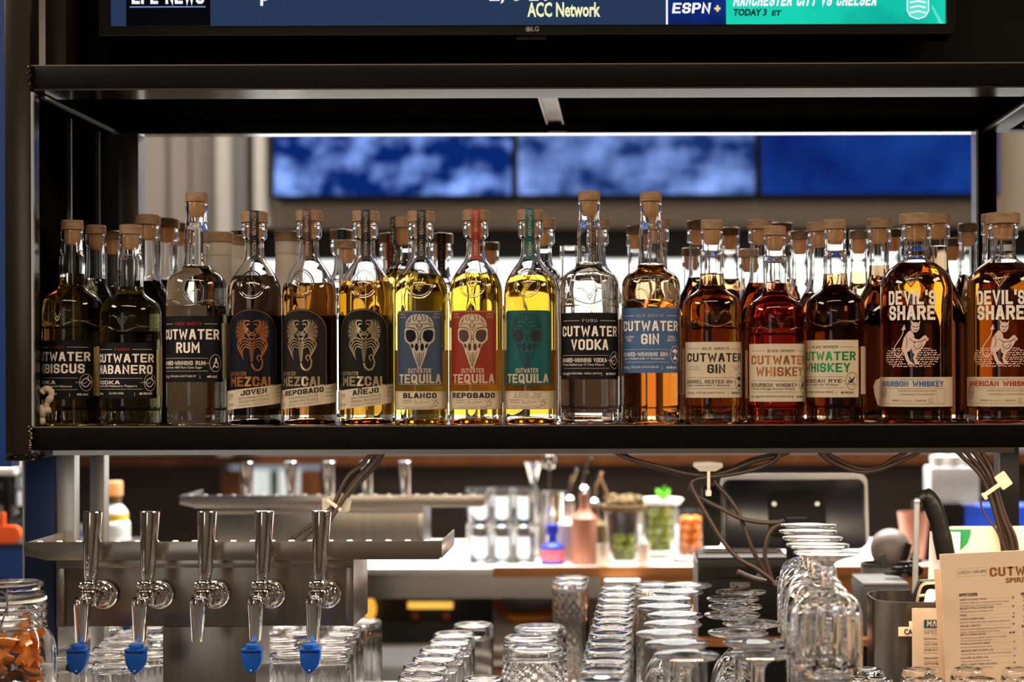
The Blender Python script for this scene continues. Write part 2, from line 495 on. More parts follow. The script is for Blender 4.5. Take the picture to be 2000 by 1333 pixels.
def fine_mesh(s, bold):
    if (s, bold) in _FINE: return _FINE[(s, bold)]
    cu = bpy.data.curves.new('line_of_text', 'FONT')
    cu.body = s; cu.size = 1.0; cu.resolution_u = 2; cu.offset = bold; cu.fill_mode = 'FRONT'
    ob = bpy.data.objects.new('line_of_text', cu)
    me = bpy.data.meshes.new_from_object(ob)
    v = [(p.co.x, p.co.y) for p in me.vertices]
    f = [list(p.vertices) for p in me.polygons]
    bpy.data.objects.remove(ob); bpy.data.curves.remove(cu); bpy.data.meshes.remove(me)
    _FINE[(s, bold)] = (v, f)
    return v, f

class Ink:
    """flat artwork (u, v) that is later laid on a surface"""
    def __init__(s): s.v, s.f = [], []
    def poly(s, pts):
        n = len(s.v); s.v += [(p[0], p[1]) for p in pts]; s.f.append(list(range(n, n + len(pts)))); return s
    def stroke(s, pts, t, closed=False, taper=None, ext=True):
        P = [Vector((p[0], p[1])) for p in pts]
        if closed and (P[0] - P[-1]).length < 1e-9: P = P[:-1]
        m = len(P)
        if m < 2: return s
        L, R = [], []
        for i in range(m):
            a = P[(i - 1) % m] if (closed or i > 0) else None
            b = P[(i + 1) % m] if (closed or i < m - 1) else None
            p = P[i]
            d1 = (p - a).normalized() if a is not None and (p - a).length > 1e-9 else None
            d2 = (b - p).normalized() if b is not None and (b - p).length > 1e-9 else None
            if d1 is None: d1 = d2
            if d2 is None: d2 = d1
            if d1 is None: d1 = d2 = Vector((1, 0))
            n1, n2 = Vector((-d1.y, d1.x)), Vector((-d2.y, d2.x))
            nn = n1 + n2
            if nn.length < 1e-6: nn = n1
            nn.normalize()
            w = t / 2 / max(0.45, nn.dot(n1))
            if taper: w *= taper(i / (m - 1))
            if ext and not closed and i == 0: p = p - d2 * t / 2
            if ext and not closed and i == m - 1: p = p + d1 * t / 2
            L.append(p + nn * w); R.append(p - nn * w)
        for i in range(m if closed else m - 1):
            j = (i + 1) % m
            s.poly([L[i], R[i], R[j], L[j]])
        return s
    def ring(s, c, rx, ry, t, n=28, a0=0, a1=360):
        full = abs(a1 - a0) >= 360
        k = n if full else n + 1
        return s.stroke([(c[0] + rx * cos(math.radians(a0 + (a1 - a0) * i / n)), c[1] + ry * sin(math.radians(a0 + (a1 - a0) * i / n))) for i in range(k)], t, full, ext=False)
    def disc(s, c, rx, ry, n=20):
        return s.poly([(c[0] + rx * cos(2 * PI * i / n), c[1] + ry * sin(2 * PI * i / n)) for i in range(n)])
    def rect(s, u0, u1, v0, v1): return s.poly([(u0, v0), (u1, v0), (u1, v1), (u0, v1)])
    def block(s, txt, cu, v0, h, w=None, t=1.55, gap=1.15, align='C', shear=0.0):
        x, items = 0.0, []
        for ch in txt:
            g = GL.get(ch, [])
            wd = max([p[0] for st in g for p in st], default=1.6)
            items.append((x, g)); x += wd + t + gap
        tot = x - gap
        k = h / (8 + t)
        kx = k if w is None else w / tot
        o = cu - tot * kx / 2 if align == 'C' else (cu if align == 'L' else cu - tot * kx)
        tmp = Ink()
        for x0, g in items:
            for st in g:
                cl = len(st) > 2 and st[0] == st[-1]
                tmp.stroke([(p[0] + x0 + t / 2, p[1] + t / 2) for p in st], t, cl)
        n = len(s.v)
        s.v += [(o + a * kx + shear * b * k, v0 + b * k) for a, b in tmp.v]
        s.f += [[i + n for i in f] for f in tmp.f]
        return s
    def fine(s, txt, cu, v0, size, w=None, align='C', bold=0.0, shear=0.0):
        v, f = fine_mesh(txt, bold)
        if not v: return s
        x0, x1 = min(p[0] for p in v), max(p[0] for p in v)
        kx = size if w is None else w / max(x1 - x0, 1e-6)
        o = cu - (x0 + x1) / 2 * kx if align == 'C' else (cu - x0 * kx if align == 'L' else cu - x1 * kx)
        n = len(s.v)
        s.v += [(o + a * kx + shear * b * size, v0 + b * size) for a, b in v]
        s.f += [[i + n for i in g] for g in f]
        return s
    def xf(s, fn):
        s.v = [fn(*p) for p in s.v]; return s
    def join(s, o, fn=lambda a, b: (a, b)):
        n = len(s.v); s.v += [fn(*p) for p in o.v]; s.f += [[i + n for i in f] for f in o.f]; return s
    def build(s, name, mat, parent, fn, du=None, thick=0.0):
        me = bpy.data.meshes.new(name)
        bm = bmesh.new()
        vs = [bm.verts.new((a, b, 0)) for a, b in s.v]
        for f in s.f:
            try: bm.faces.new([vs[i] for i in f])
            except ValueError: pass
        if du:
            lo, hi = min(p[0] for p in s.v), max(p[0] for p in s.v)
            big = [f for f in bm.faces if max(v.co.x for v in f.verts) - min(v.co.x for v in f.verts) > du * 1.3]
            if big:
                bmesh.ops.triangulate(bm, faces=[f for f in big if len(f.verts) > 4])
                k = math.floor(lo / du) + 1
                while k * du < hi:
                    geo = [f for f in bm.faces if min(v.co.x for v in f.verts) < k * du < max(v.co.x for v in f.verts) and max(v.co.x for v in f.verts) - min(v.co.x for v in f.verts) > du * 0.7]
                    if geo:
                        gg = set(geo)
                        for f in geo: gg.update(f.edges); gg.update(f.verts)
                        bmesh.ops.bisect_plane(bm, geom=list(gg), plane_co=(k * du, 0, 0), plane_no=(1, 0, 0))
                    k += 1
        if thick:
            r = bmesh.ops.extrude_face_region(bm, geom=bm.faces[:])
            for e in r['geom']:
                if isinstance(e, bmesh.types.BMVert): e.co.z = thick
        for v in bm.verts: v.co = fn(v.co.x, v.co.y, v.co.z)
        bmesh.ops.recalc_face_normals(bm, faces=bm.faces)
        bm.to_mesh(me); bm.free()
        return link_mesh(name, me, mat, parent)
def on_cyl(R, lift):
    return lambda u, v, w: ((R + lift + w) * sin(u / R), -(R + lift + w) * cos(u / R), v)
def on_plane(y, lift=0.0):
    return lambda u, v, w: (u, y - lift - w, v)
# ------------------------------------------------------------------ the room
def slab(name, mat, b, kind='structure', bevel=0.0):
    o = MB().box(*b).build(name, mat, smooth=0 if not bevel else 35, bevel=bevel)
    if kind: o['kind'] = kind
    return o
FW = 6.0                                        # the far wall
slab('floor', 'floor_dark', (-5, 5, -2.6, 7.0, -0.05, 0))
slab('ceiling', 'ceiling_dark', (-5, 5, -2.6, 7.0, 3.2, 3.25))
slab('wall_left', 'room_wall', (-5.1, -5, -2.6, 7.0, 0, 3.2))
slab('wall_right', 'room_wall', (5, 5.1, -2.6, 7.0, 0, 3.2))
slab('wall_near', 'room_wall', (-5, 5, -2.7, -2.6, 0, 3.2))
wz0, wz1, wx0, wx1 = 1.19, 2.0, -1.47, 4.6      # the window opening
wall = MB()
wall.box(-5, wx0, FW, FW + .12, wz0 - .06, 3.2)
wall.box(wx0, wx1, FW, FW + .12, wz1, 3.2)
wall.box(wx1, 5, FW, FW + .12, wz0 - .06, 3.2)
struct(wall.build('wall_far', 'plaster_beige', smooth=0))
dx0, dx1 = WX(474, FW), WX(587, FW)
low = MB()
low.box(-5, dx0 - .08, FW, FW + .12, 0, wz0 - .06)
low.box(dx1 + .08, 5, FW, FW + .12, 0, wz0 - .06)
struct(low.build('wall_far_panelling', 'wood_dark', smooth=0))
w1 = struct(thing('window_1', 'wide bright window behind the bottle shelf', 'window', ((wx0 + wx1) / 2, FW, wz0)))
del w1['category'], w1['label']
hw, hh = (wx1 - wx0) / 2, wz1 - wz0
MB().box(-hw, hw, .05, .06, 0, hh).build('pane', 'window_daylight', w1, smooth=0)
fr = MB()
for x in (-hw + .02, hw - .02): fr.box(x - .02, x + .02, -.01, .04, 0, hh)
fr.box(-hw, hw, -.01, .04, -.03, .0)
fr.build('window_frame', 'frame_white', w1, smooth=0)
MB().box(-hw, hw, -.03, .045, hh - .10, hh + .012).build('blind_box', 'black_panel', w1, smooth=0)
w2 = struct(thing('added_highlight_window', 'x', 'window', (-1.9, -2.6, .85)))  # added glowing window behind the camera, for highlight streaks on chrome and glass
del w2['category'], w2['label']
MB().box(-.45, .45, .012, .02, 0, 1.5).build('pane', 'window_daylight', w2, smooth=0)  # glowing pane of the added window
fr = MB()
for x in (-.45, 0, .45): fr.box(x - .025, x + .025, .0, .05, -.03, 1.53)
fr.box(-.47, .47, .0, .05, -.03, .0); fr.box(-.47, .47, .0, .05, 1.5, 1.53)
fr.build('window_frame', 'frame_white', w2, smooth=0)  # frame of the added window
# wood trim round the dark panelling, and the glazed door
t = MB()
t.box(-5, 5, FW - .03, FW, wz0 - .078, wz0 - .035)
struct(t.build('trim_1', 'wood_trim', smooth=0))
d1 = struct(thing('door_1', 'x', 'door', ((dx0 + dx1) / 2, FW, 0)))
del d1['category'], d1['label']
hw = (dx1 - dx0) / 2
fr = MB()
for x in (-hw - .04, hw + .04): fr.box(x - .04, x + .04, -.02, .08, 0, wz0 - .10)
fr.build('door_frame', 'wood_trim', d1, smooth=0)
MB().box(-hw, hw, .05, .06, 0, wz0 - .10).build('pane', 'door_daylight', d1, smooth=0)
MB().box(-.012, .016, .02, .045, 0, wz0 - .10).build('mullion', 'mid_grey', d1, smooth=0)
# grey ribbed wall cladding and a white pillar on the left of the screens
cl = MB()
for a, b, y in ((-5, WX(318, 5.9), 5.93), (WX(330, 5.9), WX(365, 5.9), 5.93), (WX(372, 5.9), WX(424, 5.9), 5.92)):
    cl.box(a, b, y, FW, wz0 - .03, 3.2)
cl.box(-5, WX(424, 5.9), 5.97, FW - .001, wz0 - .03, 3.2)
struct(cl.build('wall_cladding', 'plaster_grey', smooth=0))
struct(MB().box(WX(426, 5.8), WX(449, 5.8), 5.78, FW, wz0 - .03, 3.2).build('pillar_white', 'frame_white', smooth=0))
struct(MB().box(WX(452, 5.8), WX(478, 5.8), 5.84, FW, wz0 - .03, 3.2).build('pillar_dark', 'mid_grey', smooth=0))
struct(MB().box(WX(492, 5.8), WX(513, 5.8), 5.84, FW - .001, wz1 + .02, 3.2).build('trim_2', 'frame_white', smooth=0))
# three wall screens in a row
for k, (a, b, m, lb) in enumerate(((533, 1003, 'ocean_screen', 'left wall screen with white surf on blue water'),
                                   (1009, 1478, 'ocean_screen_pale', 'middle wall screen filled with pale blue foam'),
                                   (1484, 1953, 'ocean_screen_deep', 'right wall screen of plain deep blue'))):
    x0, x1 = WX(a, 5.85), WX(b, 5.85)
    t = thing('wall_screen', lb, 'screen', ((x0 + x1) / 2, 5.85, WZ(386, 5.85)), 0, 'blue screens on the far wall')
    w = (x1 - x0) / 2
    MB().box(-w, w, 0, .15, 0, .54).build('frame', 'black_panel', t, smooth=0)
    MB().box(-w + .008, w - .006, -.004, -.001, .012, .53).build('picture', m, t, smooth=0)

# ------------------------------------------------------------------ the steel bottle rack
ZS = 1.387                     # shelf top
DF, DB = 2.01, 2.38            # front face, back face
RX0, RX1 = -0.7957, 1.05
rack = thing('steel_bottle_rack', 'black welded steel rack frame holding the liquor bottles', 'rack', (0, 0, 0))
rack.location = (0, 0, 0)
MB().box(-.7627, RX1, DF, DF + .031, 1.3564, ZS).build('front_rail', 'black_steel', rack, bevel=.0012)
MB().box(-.7627, RX1, DB - .031, DB, 1.3564, ZS).build('rear_rail', 'black_steel', rack, bevel=.0012)
MB().box(-.7995, RX1, DF + .031, DB - .031, 1.381, ZS).build('shelf_plate', 'black_gloss', rack, smooth=0)
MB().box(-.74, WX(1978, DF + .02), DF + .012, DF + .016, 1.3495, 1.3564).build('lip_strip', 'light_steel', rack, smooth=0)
MB().box(-.7627, RX1, DF, DF + .031, 1.823, 1.8525).build('upper_front_rail', 'black_steel', rack, bevel=.0012)
MB().box(-.7627, RX1, DB - .031, DB, 1.8195, 1.85).build('upper_rear_rail', 'black_steel', rack, bevel=.0012)
MB().box(-.7627, RX1, DF + .031, DB - .031, 1.835, 1.848).build('upper_plate', 'matte_black', rack, smooth=0)
MB().box(-.76, RX1, DF + .002, DF + .068, 1.8205, 1.8228).build('upper_lip', 'soffit_steel', rack, smooth=0)
MB().box(-.7295, .5299, DB - .030, DB - .001, 1.8165, 1.8193).build('rear_lip', 'edge_steel', rack, smooth=0)
MB().box(RX0, -.7627, DF - .002, DF + .03, 1.343, 2.25).build('post', 'bronze_steel', rack, bevel=.0015)
MB().box(-.760, -.7296, DB - .031, DB, ZS, 1.8195).build('post', 'light_steel', rack, bevel=.0012)
MB().box(.5335, .5616, DB - .031, DB, ZS, 1.8195).build('post', 'black_steel', rack, bevel=.0012)
MB().box(.5300, .5333, DB - .033, DB, ZS, 1.8195).build('post_trim', 'light_steel', rack, smooth=0)
MB().box(-.830, -.7825, DF + .032, 2.43, 1.358, 1.836).box(-.7824, -.7640, DF + .0315, DB, 1.8235, 1.852).build('side_plate', 'matte_black', rack, smooth=0)
for d in (2.195, 2.313): MB().box(-.7824, -.7765, d, d + .004, 1.358, 1.815).build('side_trim', 'light_steel', rack, smooth=0)
MB().box(-.7625, -.7595, DF - .001, DF + .004, ZS, 1.818).build('side_trim', 'light_steel', rack, smooth=0)
MB().box(-.7615, -.7560, DF + .0315, DB - .0315, 1.8150, 1.8190).build('side_rail', 'light_steel', rack, smooth=0)
MB().box(.545, .575, DF + .036, DB - .034, 1.8150, 1.8340).build('side_rail', 'black_steel', rack, bevel=.001)
MB().box(.5400, .5448, DF + .036, DB - .034, 1.8155, 1.8190).build('side_rail_trim', 'light_steel', rack, smooth=0)
MB().box(.60, RX1, DF + .04, DB - .034, 1.822, 1.826).build('soffit_plate', 'pale_cream', rack, smooth=0)
MB().box(-.7625, RX1, DF - .0004, DF + .0012, 1.8514, 1.8529).build('edge_highlight', 'edge_highlight', rack, smooth=0)  # thin strips drawn as the highlight along the front top edges
MB().box(-.7625, RX1, DF - .0004, DF + .0010, ZS - .0014, ZS + .0002).build('edge_highlight', 'edge_highlight', rack, smooth=0)
# weld beads where the rails meet the post
for z0, z1 in ((1.357, 1.387), (1.824, 1.852)):
    b = MB()
    for i in range(11): b.ball((-.7627 + random.uniform(-.0015, .0015), DF - .003, z0 + (z1 - z0) * i / 10), random.uniform(.0018, .0032), 8, jitter=.2)
    b.build('weld_bead', 'bronze_steel', rack)
b = MB()
for i in range(16): b.ball((-.792 + .046 * i / 15, DF - .001, 1.348 + random.uniform(-.003, .004)), random.uniform(.002, .0045), 8, jitter=.25)
b.build('weld_bead', 'black_steel', rack)
# lower legs of the rack
MB().box(-.8560, -.8145, 2.23, 2.25, .95, 1.343).build('leg', 'blue_dark', rack, bevel=.001)
MB().box(-.8590, -.8562, 2.228, 2.25, .95, 1.343).build('leg_trim', 'light_steel', rack, smooth=0)
MB().box(-.8100, -.7855, 2.23, 2.252, .95, 1.3564).build('leg', 'light_steel', rack, bevel=.001)
MB().box(-.8080, -.7860, 2.36, 2.382, .95, 1.3564).build('leg', 'light_steel', rack, bevel=.001)
MB().box(-.87, -.765, 2.045, 2.37, 1.3445, 1.3560).build('lower_side_rail', 'black_steel', rack, bevel=.001)
MB().box(.5415, .5688, 2.25, 2.28, .95, 1.381).build('leg', 'black_steel', rack, bevel=.001)
MB().box(.5385, .5414, 2.25, 2.276, .95, 1.381).build('leg_trim', 'dark_grey', rack, smooth=0)
# aluminium channel that crosses the underside of the upper shelf
zc = 1.8345
ch = MB()
a, b = W(1044, 175, 2.03), W(1080, 262, 2.345)
p0x, p1x = WX(1066, 2.047), WX(1086, 2.345)
for (o0, o1, h0) in ((-.0135, .0135, .003), (-.0135, -.0105, .007), (.0105, .0135, .007)):
    v = []
    for (x, y) in ((p0x, 2.047), (p1x, 2.345)):
        for o in (o0, o1):
            for z in (zc - h0, zc): v.append((x + o, y, z))
    ch.add(v, [(0, 1, 3, 2), (4, 6, 7, 5), (0, 4, 5, 1), (2, 3, 7, 6), (0, 2, 6, 4), (1, 5, 7, 3)])
tag(ch.build('aluminium_channel', 'light_steel', smooth=0), 'short bright aluminium channel slanting across the underside of the upper shelf', 'channel')

# blue wall column at the far left of the rack
struct(MB().box(-1.4, -.7965, 2.03, 2.06, 1.345, 2.4).build('wall_blue', 'blue_paint', smooth=0))
struct(MB().box(-1.4, -.7965, 2.028, 2.055, 1.335, 1.345).build('trim_3', 'blue_paint', smooth=0))
# panel behind the television
struct(MB().box(-.79, 1.2, 2.2, 2.22, 1.8526, 2.4).build('wall_panel', 'black_panel', smooth=0))
MB().box(-.762, -.735, 2.06, 2.10, 1.853, 2.25).build('upper_post', 'bronze_steel', rack, smooth=0)

# ------------------------------------------------------------------ television
TD = 2.13
def tvx(p): return WX(p, TD)
def tvz(p): return WZ(p, TD)
tv = thing('television', 'black framed television above the upper shelf showing a sports ticker', 'television', (tvx(1031), TD, tvz(67)))
ox, oz = tvx(1031), tvz(67)
def U(p): return tvx(p) - ox
def V(p): return tvz(p) - oz
TH = 0.34
fr = MB()
fr.box(U(197), U(1865), 0, .05, 0, V(49))
fr.box(U(197), U(215), 0, .05, V(49), TH)
fr.box(U(1851), U(1865), 0, .05, V(49), TH)
fr.box(U(197), U(1865), .012, .05, V(49), TH)
fr.build('bezel', 'black_plastic', tv, smooth=0)
fr = MB()
fr.box(U(197), U(1865), -.0012, .001, -.0006, .0006)
fr.box(U(196), U(197.5), -.0012, .001, -.0006, TH)
fr.box(U(1864), U(1866), -.0012, .001, -.0006, TH)
fr.box(U(214), U(1852), -.0012, .001, V(49) - .0005, V(49) + .0004)
fr.build('bezel_edge', 'bronze_steel', tv, smooth=0)
MB().box(U(1010), U(1068), .004, .03, -.006, -.0007).build('sensor_foot', 'bronze_steel', tv, smooth=0)
ic = Ink().ring((U(1034), V(57)), .0032, .0032, .0008).disc((U(1034), V(57)), .0018, .0018).fine('LG', U(1040), V(60.5), .009, align='L', bold=.012)
ic.build('maker_mark', 'ink_pale', tv, on_plane(-.0004, .0004))
scr = MB().box(U(215), U(1851), .008, .011, V(49), TH).build('screen', 'screen_slate', tv, smooth=0)
def sp(ink, name, mat, k): return ink.build(name, mat, scr, on_plane(.008, .0003 * k))
sp(Ink().rect(U(245), U(410), V(49), TH), 'ticker_panel', 'screen_black', 1)
i = Ink().block('EPL NEWS', U(327), V(2.5), .020, .099, t=2.2, gap=.9)
sp(i, 'ticker_heading', 'screen_white', 2)
sp(Ink().rect(U(252), U(401), V(9.5), V(7)), 'ticker_underline', 'screen_periwinkle', 2)
i = Ink().fine('ACC Network', U(1103), V(29), .027, .100, bold=.03)
sp(i, 'network_name', 'screen_yellow', 1)
i = Ink().fine('p', U(508), V(-4), .030, align='L', bold=.02).fine('2, 8 ET', U(1080), V(-2.5), .030, align='R', bold=.02)
sp(i, 'ticker_line', 'screen_white', 1)
sp(Ink().rect(U(1303), U(1307), V(49), TH), 'divider', 'screen_white', 1)
sp(Ink().rect(U(1308), U(1420), V(49), TH), 'logo_panel', 'screen_navy', 1)
i = Ink().block('ESPN', U(1352), V(24), .0145, .052, t=1.9, gap=.9, shear=.12)
sp(i, 'channel_logo', 'screen_white', 2)
sp(Ink().rect(U(1398), U(1410), V(17), V(12.5)).rect(U(1402), U(1406.5), V(21), V(8)), 'plus_sign', 'screen_gold', 2)
sp(Ink().rect(U(1421), U(1851), V(49), TH), 'match_panel', 'screen_teal', 1)
i = Ink().block('MANCHESTER CITY VS CHELSEA', U(1434), V(10), .0155, .196, t=2.3, gap=.9, align='L', shear=.2)
sp(i, 'match_title', 'screen_white', 2)
i = Ink().fine('TODAY 3', U(1434), V(28.5), .0125, .046, align='L', bold=.05, shear=.15).fine('ET', U(1510), V(28.5), .0095, .013, align='L', bold=.05, shear=.15)
sp(i, 'kickoff_time', 'screen_pine', 2)
i = Ink().poly(rrect(U(1775), U(1819), V(37), TH - .002, .015))
sp(i, 'badge', 'screen_mint', 2)
i = Ink().stroke([(U(1776), V(0)), (U(1776), V(20)), (U(1782), V(31)), (U(1797), V(36.5)), (U(1812), V(31)), (U(1818), V(20)), (U(1818), V(0))], .0016)
for a in (4, 14, 24): i.stroke([(U(1783), V(a)), (U(1797), V(a - 3)), (U(1811), V(a))], .0022)
sp(i, 'badge_outline', 'screen_white', 3)
sp(Ink().poly([(U(1822), V(10)), (U(1826), V(10)), (U(1849), V(49)), (U(1840), V(49))]), 'light_beam', 'screen_mint', 2)

# ------------------------------------------------------------------ bottles
def bottle_outline(kind, h):
    if kind == 'A':
        H = h - .0135
        q = 1.0 if h > .29 else .93
        p = [(0, .006), (.028, .004), (.033, 0), (.036, 0), (.0385, .003), (.0385, .003), (.0385, .0215), (.0385, .0215), (.0394, .0245), (.0395, .028), (.0395, .028)]
        zb = H - .128 * q
        p += [(.0395, zb - .014), (.0395, zb - .014), (.0389, zb - .010), (.0389, zb - .010), (.0391, zb + .004), (.0388, zb + .016), (.0370, zb + .0245), (.0325, zb + .031), (.0255, zb + .036), (.0200, zb + .0400), (.0176, zb + .044)]
        p += [(.0168, H - .078 * q), (.0160, H - .066 * q), (.0163, H - .056 * q), (.0164, H - .047 * q), (.0155, H - .033 * q), (.0138, H - .020 * q), (.0133, H - .014), (.0133, H - .014), (.0145, H - .0125), (.0146, H - .001), (.0146, H - .001), (.0138, H)]
        R, bore = .0395, .0108
    elif kind == 'B':
        H = h - .0155
        p = [(0, .010), (.018, .0075), (.030, .0015), (.0335, 0), (.0352, .003), (.0355, .008), (.0355, .008), (.0355, H - .103), (.0355, H - .103), (.0352, H - .094), (.0335, H - .083), (.0285, H - .071), (.0215, H - .060), (.0158, H - .052), (.0132, H - .045), (.0124, H - .036), (.0123, H - .023), (.0123, H - .023), (.0150, H - .0205), (.0166, H - .0165), (.0168, H - .008), (.0160, H - .0035), (.0158, H - .001), (.0150, H)]
        R, bore = .0355, .0098
    elif kind == 'C':
        H = h - .0155
        p = [(0, .006), (.036, .004), (.042, 0), (.0450, .0008), (.0462, .004), (.0462, .004), (.0462, .0185), (.0462, .0185), (.0473, .0205), (.0475, .023), (.0475, .023), (.0475, H - .086), (.0475, H - .086), (.0470, H - .078), (.0440, H - .0685), (.0370, H - .0595), (.0270, H - .0515), (.0190, H - .046), (.0168, H - .042), (.0164, H - .036), (.0164, H - .0185), (.0164, H - .0185), (.0192, H - .0165), (.0196, H - .003), (.0196, H - .003), (.0186, H)]
        R, bore = .0475, .0132
    elif kind == 'D':
        H = h - .0145
        p = [(0, .006), (.032, .004), (.036, 0), (.0390, .002), (.0400, .008), (.0400, .008), (.0400, H - .150), (.0400, H - .150), (.0392, H - .136), (.0350, H - .115), (.0270, H - .094), (.0190, H - .079), (.0150, H - .066), (.0138, H - .050), (.0136, H - .018), (.0136, H - .018), (.0160, H - .0165), (.0163, H - .002), (.0163, H - .002), (.0155, H)]
        R, bore = .0400, .0110
    else:
        H = h - .0135
        p = [(0, .006), (.022, .004), (.025, 0), (.0270, .003), (.0270, .003), (.0270, H - .110), (.0270, H - .110), (.0262, H - .100), (.0220, H - .085), (.0160, H - .072), (.0128, H - .058), (.0120, H - .016), (.0120, H - .016), (.0138, H - .0145), (.0138, H)]
        R, bore = .0270, .0095
    return smooth_prof(p), H, R, bore
CAPR = dict(A=.0146, B=.0178, C=.0225, D=.0172, S=.0140)
CAPH = dict(A=.0135, B=.0155, C=.0155, D=.0145, S=.0135)
def surf_r(prof, z):
    # radius of the outline at height z
    for (r0, z0), (r1, z1) in zip(prof[3:], prof[4:]):
        if min(z0, z1) <= z <= max(z0, z1) and abs(z1 - z0) > 1e-7:
            return r0 + (r1 - r0) * (z - z0) / (z1 - z0)
    return prof[-1][0]
_BM = {}
def bottle_meshes(kind, h, level):
    key = (kind, round(h, 3), round(level, 4))
    if key in _BM: return _BM[key]
    prof, H, R, bore = bottle_outline(kind, h)
    wall_ = .0026
    inner = []
    for i in range(19):
        z = H - (H - level) * i / 18
        r = bore if z > H - .03 else max(min(surf_r(prof, z) - wall_, R - wall_), bore * .8)
        inner.append((r, z))
    glass = prof + [(bore + .001, H)] + inner + [(0, level)]
    zb = .0085 if kind != 'B' else .0125
    liq = [(0, zb)] + [(max(surf_r(prof, z) - wall_, .003), z) for z in [zb + (level - .0006 - zb) * i / 40 for i in range(41)]] + [(0, level - .0006)]
    _BM[key] = (glass, liq, prof, H, R, bore)
    return _BM[key]
def paper(name, mat, parent, R, a0, a1, z0, z1, slope=0.0, teeth=0.0, arch=0.0, lift=.0003, chamfer=0.0, n=64, thick=.00012):
    # a sheet of paper laid on the glass from a0 to a1 (along the arc, metres)
    mb = MB()
    vs, fs = [], []
    m = 10
    for i in range(n + 1):
        u = a0 + (a1 - a0) * i / n
        lo, hi = z0 + slope * u, z1 + slope * u
        if teeth:
            e = teeth * (1 if i % 2 else -1); lo -= e; hi += e
        if arch:
            x = (u - a0) / (a1 - a0) * 2 - 1
            hi = z1 - arch * (1 - math.sqrt(max(0, 1 - x * x)))
        if chamfer:
            c = max(0, chamfer - min(u - a0, a1 - u)); lo += c; hi -= c
        for rr in (R + lift, R + lift - thick):
            for j in range(m + 1):
                z = lo + (hi - lo) * j / m
                vs.append((rr * sin(u / R), -rr * cos(u / R), z))
    w = m + 1
    for i in range(n):
        A, B = i * 2 * w, (i + 1) * 2 * w
        for j in range(m):
            fs.append((A + j, B + j, B + j + 1, A + j + 1))
        fs.append((A, A + w, B + w, B)); fs.append((A + m, B + m, B + w + m, A + w + m))
        for j in range(m): fs.append((A + w + j, A + w + j + 1, B + w + j + 1, B + w + j))
    for A in (0, n * 2 * w):
        for j in range(m): fs.append((A + j, A + j + 1, A + w + j + 1, A + w + j))
    return mb.add(vs, fs).build(name, mat, parent, smooth=30)

def bottle(name, label, kind, px, d, h, liq, ly, rot=0.0, group=None, base=None, cap=True, X=None, name_cat='bottle'):
    # ly: liquid level as height above the base
    x = WX(px, d) if X is None else X
    rot += math.degrees(math.atan2(-x, d))
    t = thing(name, label, name_cat, (x, d, ZS + .0004), math.radians(rot), group)
    glass, lq, prof, H, R, bore = bottle_meshes(kind, h, ly)
    n = 56 if d < 2.11 else 36
    key = ('mesh', kind, round(h, 3), round(ly, 4), n)
    if key in _BM:
        link_mesh('glass', _BM[key][0], None, t)
        link_mesh('liquid', _BM[key][1].copy(), LIQ[liq], t)
    else:
        g = MB().lathe(glass, n).build('glass', 'bottle_glass', t, smooth=50)
        l = MB().lathe(lq, n).build('liquid', None, t, smooth=50)
        l.data.materials.clear(); l.data.materials.append(LIQ[liq])
        _BM[key] = (g.data, l.data)
    if cap:
        ch_, cr = CAPH[kind], CAPR[kind]
        st = MB().lathe([(0, H + .0002), (cr - .001, H + .0002), (cr, H + .001), (cr, h - .0016), (cr - .0015, h), (0, h)], 40).build('stopper', 'wood_cap', t, smooth=40)
        pl = MB().lathe([(0, H - .020), (bore - .003, H - .020), (bore - .0006, H - .017), (bore - .0004, H), (0, H)], 28).build('plug', 'cork_plug', st, smooth=40)
    return t, prof, H, R
def arc_tube(mb, pts, prof, r, lift=0.0, n=6):
    out = []
    for u, z in pts:
        R_ = surf_r(prof, z)
        a = u / .038
        out.append(((R_ + lift) * sin(a), -(R_ + lift) * cos(a), z))
    mb.tube(out, r, n)
def crest_A(t, prof, H, h):
    q = 1.0 if h > .29 else .93
    zc_ = H - .128 * q + .004
    mb = MB()
    for s in (-1, 1):
        arc_tube(mb, spline([(0, zc_ - .008), (.0035 * s, zc_ - .002), (.0065 * s, zc_ + .004), (.0115 * s, zc_ + .0072), (.0165 * s, zc_ + .006)], 5), prof, .0008)
        arc_tube(mb, spline([(0, zc_ - .0035), (.002 * s, zc_ + .0005), (.0035 * s, zc_ + .004), (.0050 * s, zc_ + .0062)], 5), prof, .0006)
    for off, amp, ph in ((-.012, .0035, 0), (-.005, .003, .8)):
        arc_tube(mb, [(u * .001, zc_ + off + amp * -cos(u * .115 + ph * (1 if u > 0 else -1)) + .002) for u in range(-58, 59, 2) if not (off > -.01 and abs(u) < 15)] if off < -.01 else
                 [(u * .001, zc_ + off + amp * cos(u * .1)) for u in range(17, 59, 2)], prof, .0008)
    arc_tube(mb, [(-u * .001, zc_ - .005 + .003 * cos(u * .1)) for u in range(17, 59, 2)], prof, .0008)
    mb.build('embossed_crest', 'bottle_glass', t, smooth=60)
    Ink().block('CUTWATER', 0, .0075, .0115, .078, t=1.5).build('embossed_name', 'bottle_glass', t, on_cyl(.0385, -.0002), du=.004, thick=.0011)
def units(s):
    x = 0
    for ch in s: x += max([p[0] for st in GL.get(ch, []) for p in st], default=1.6) + 1.55 + 1.15
    return x - 1.15
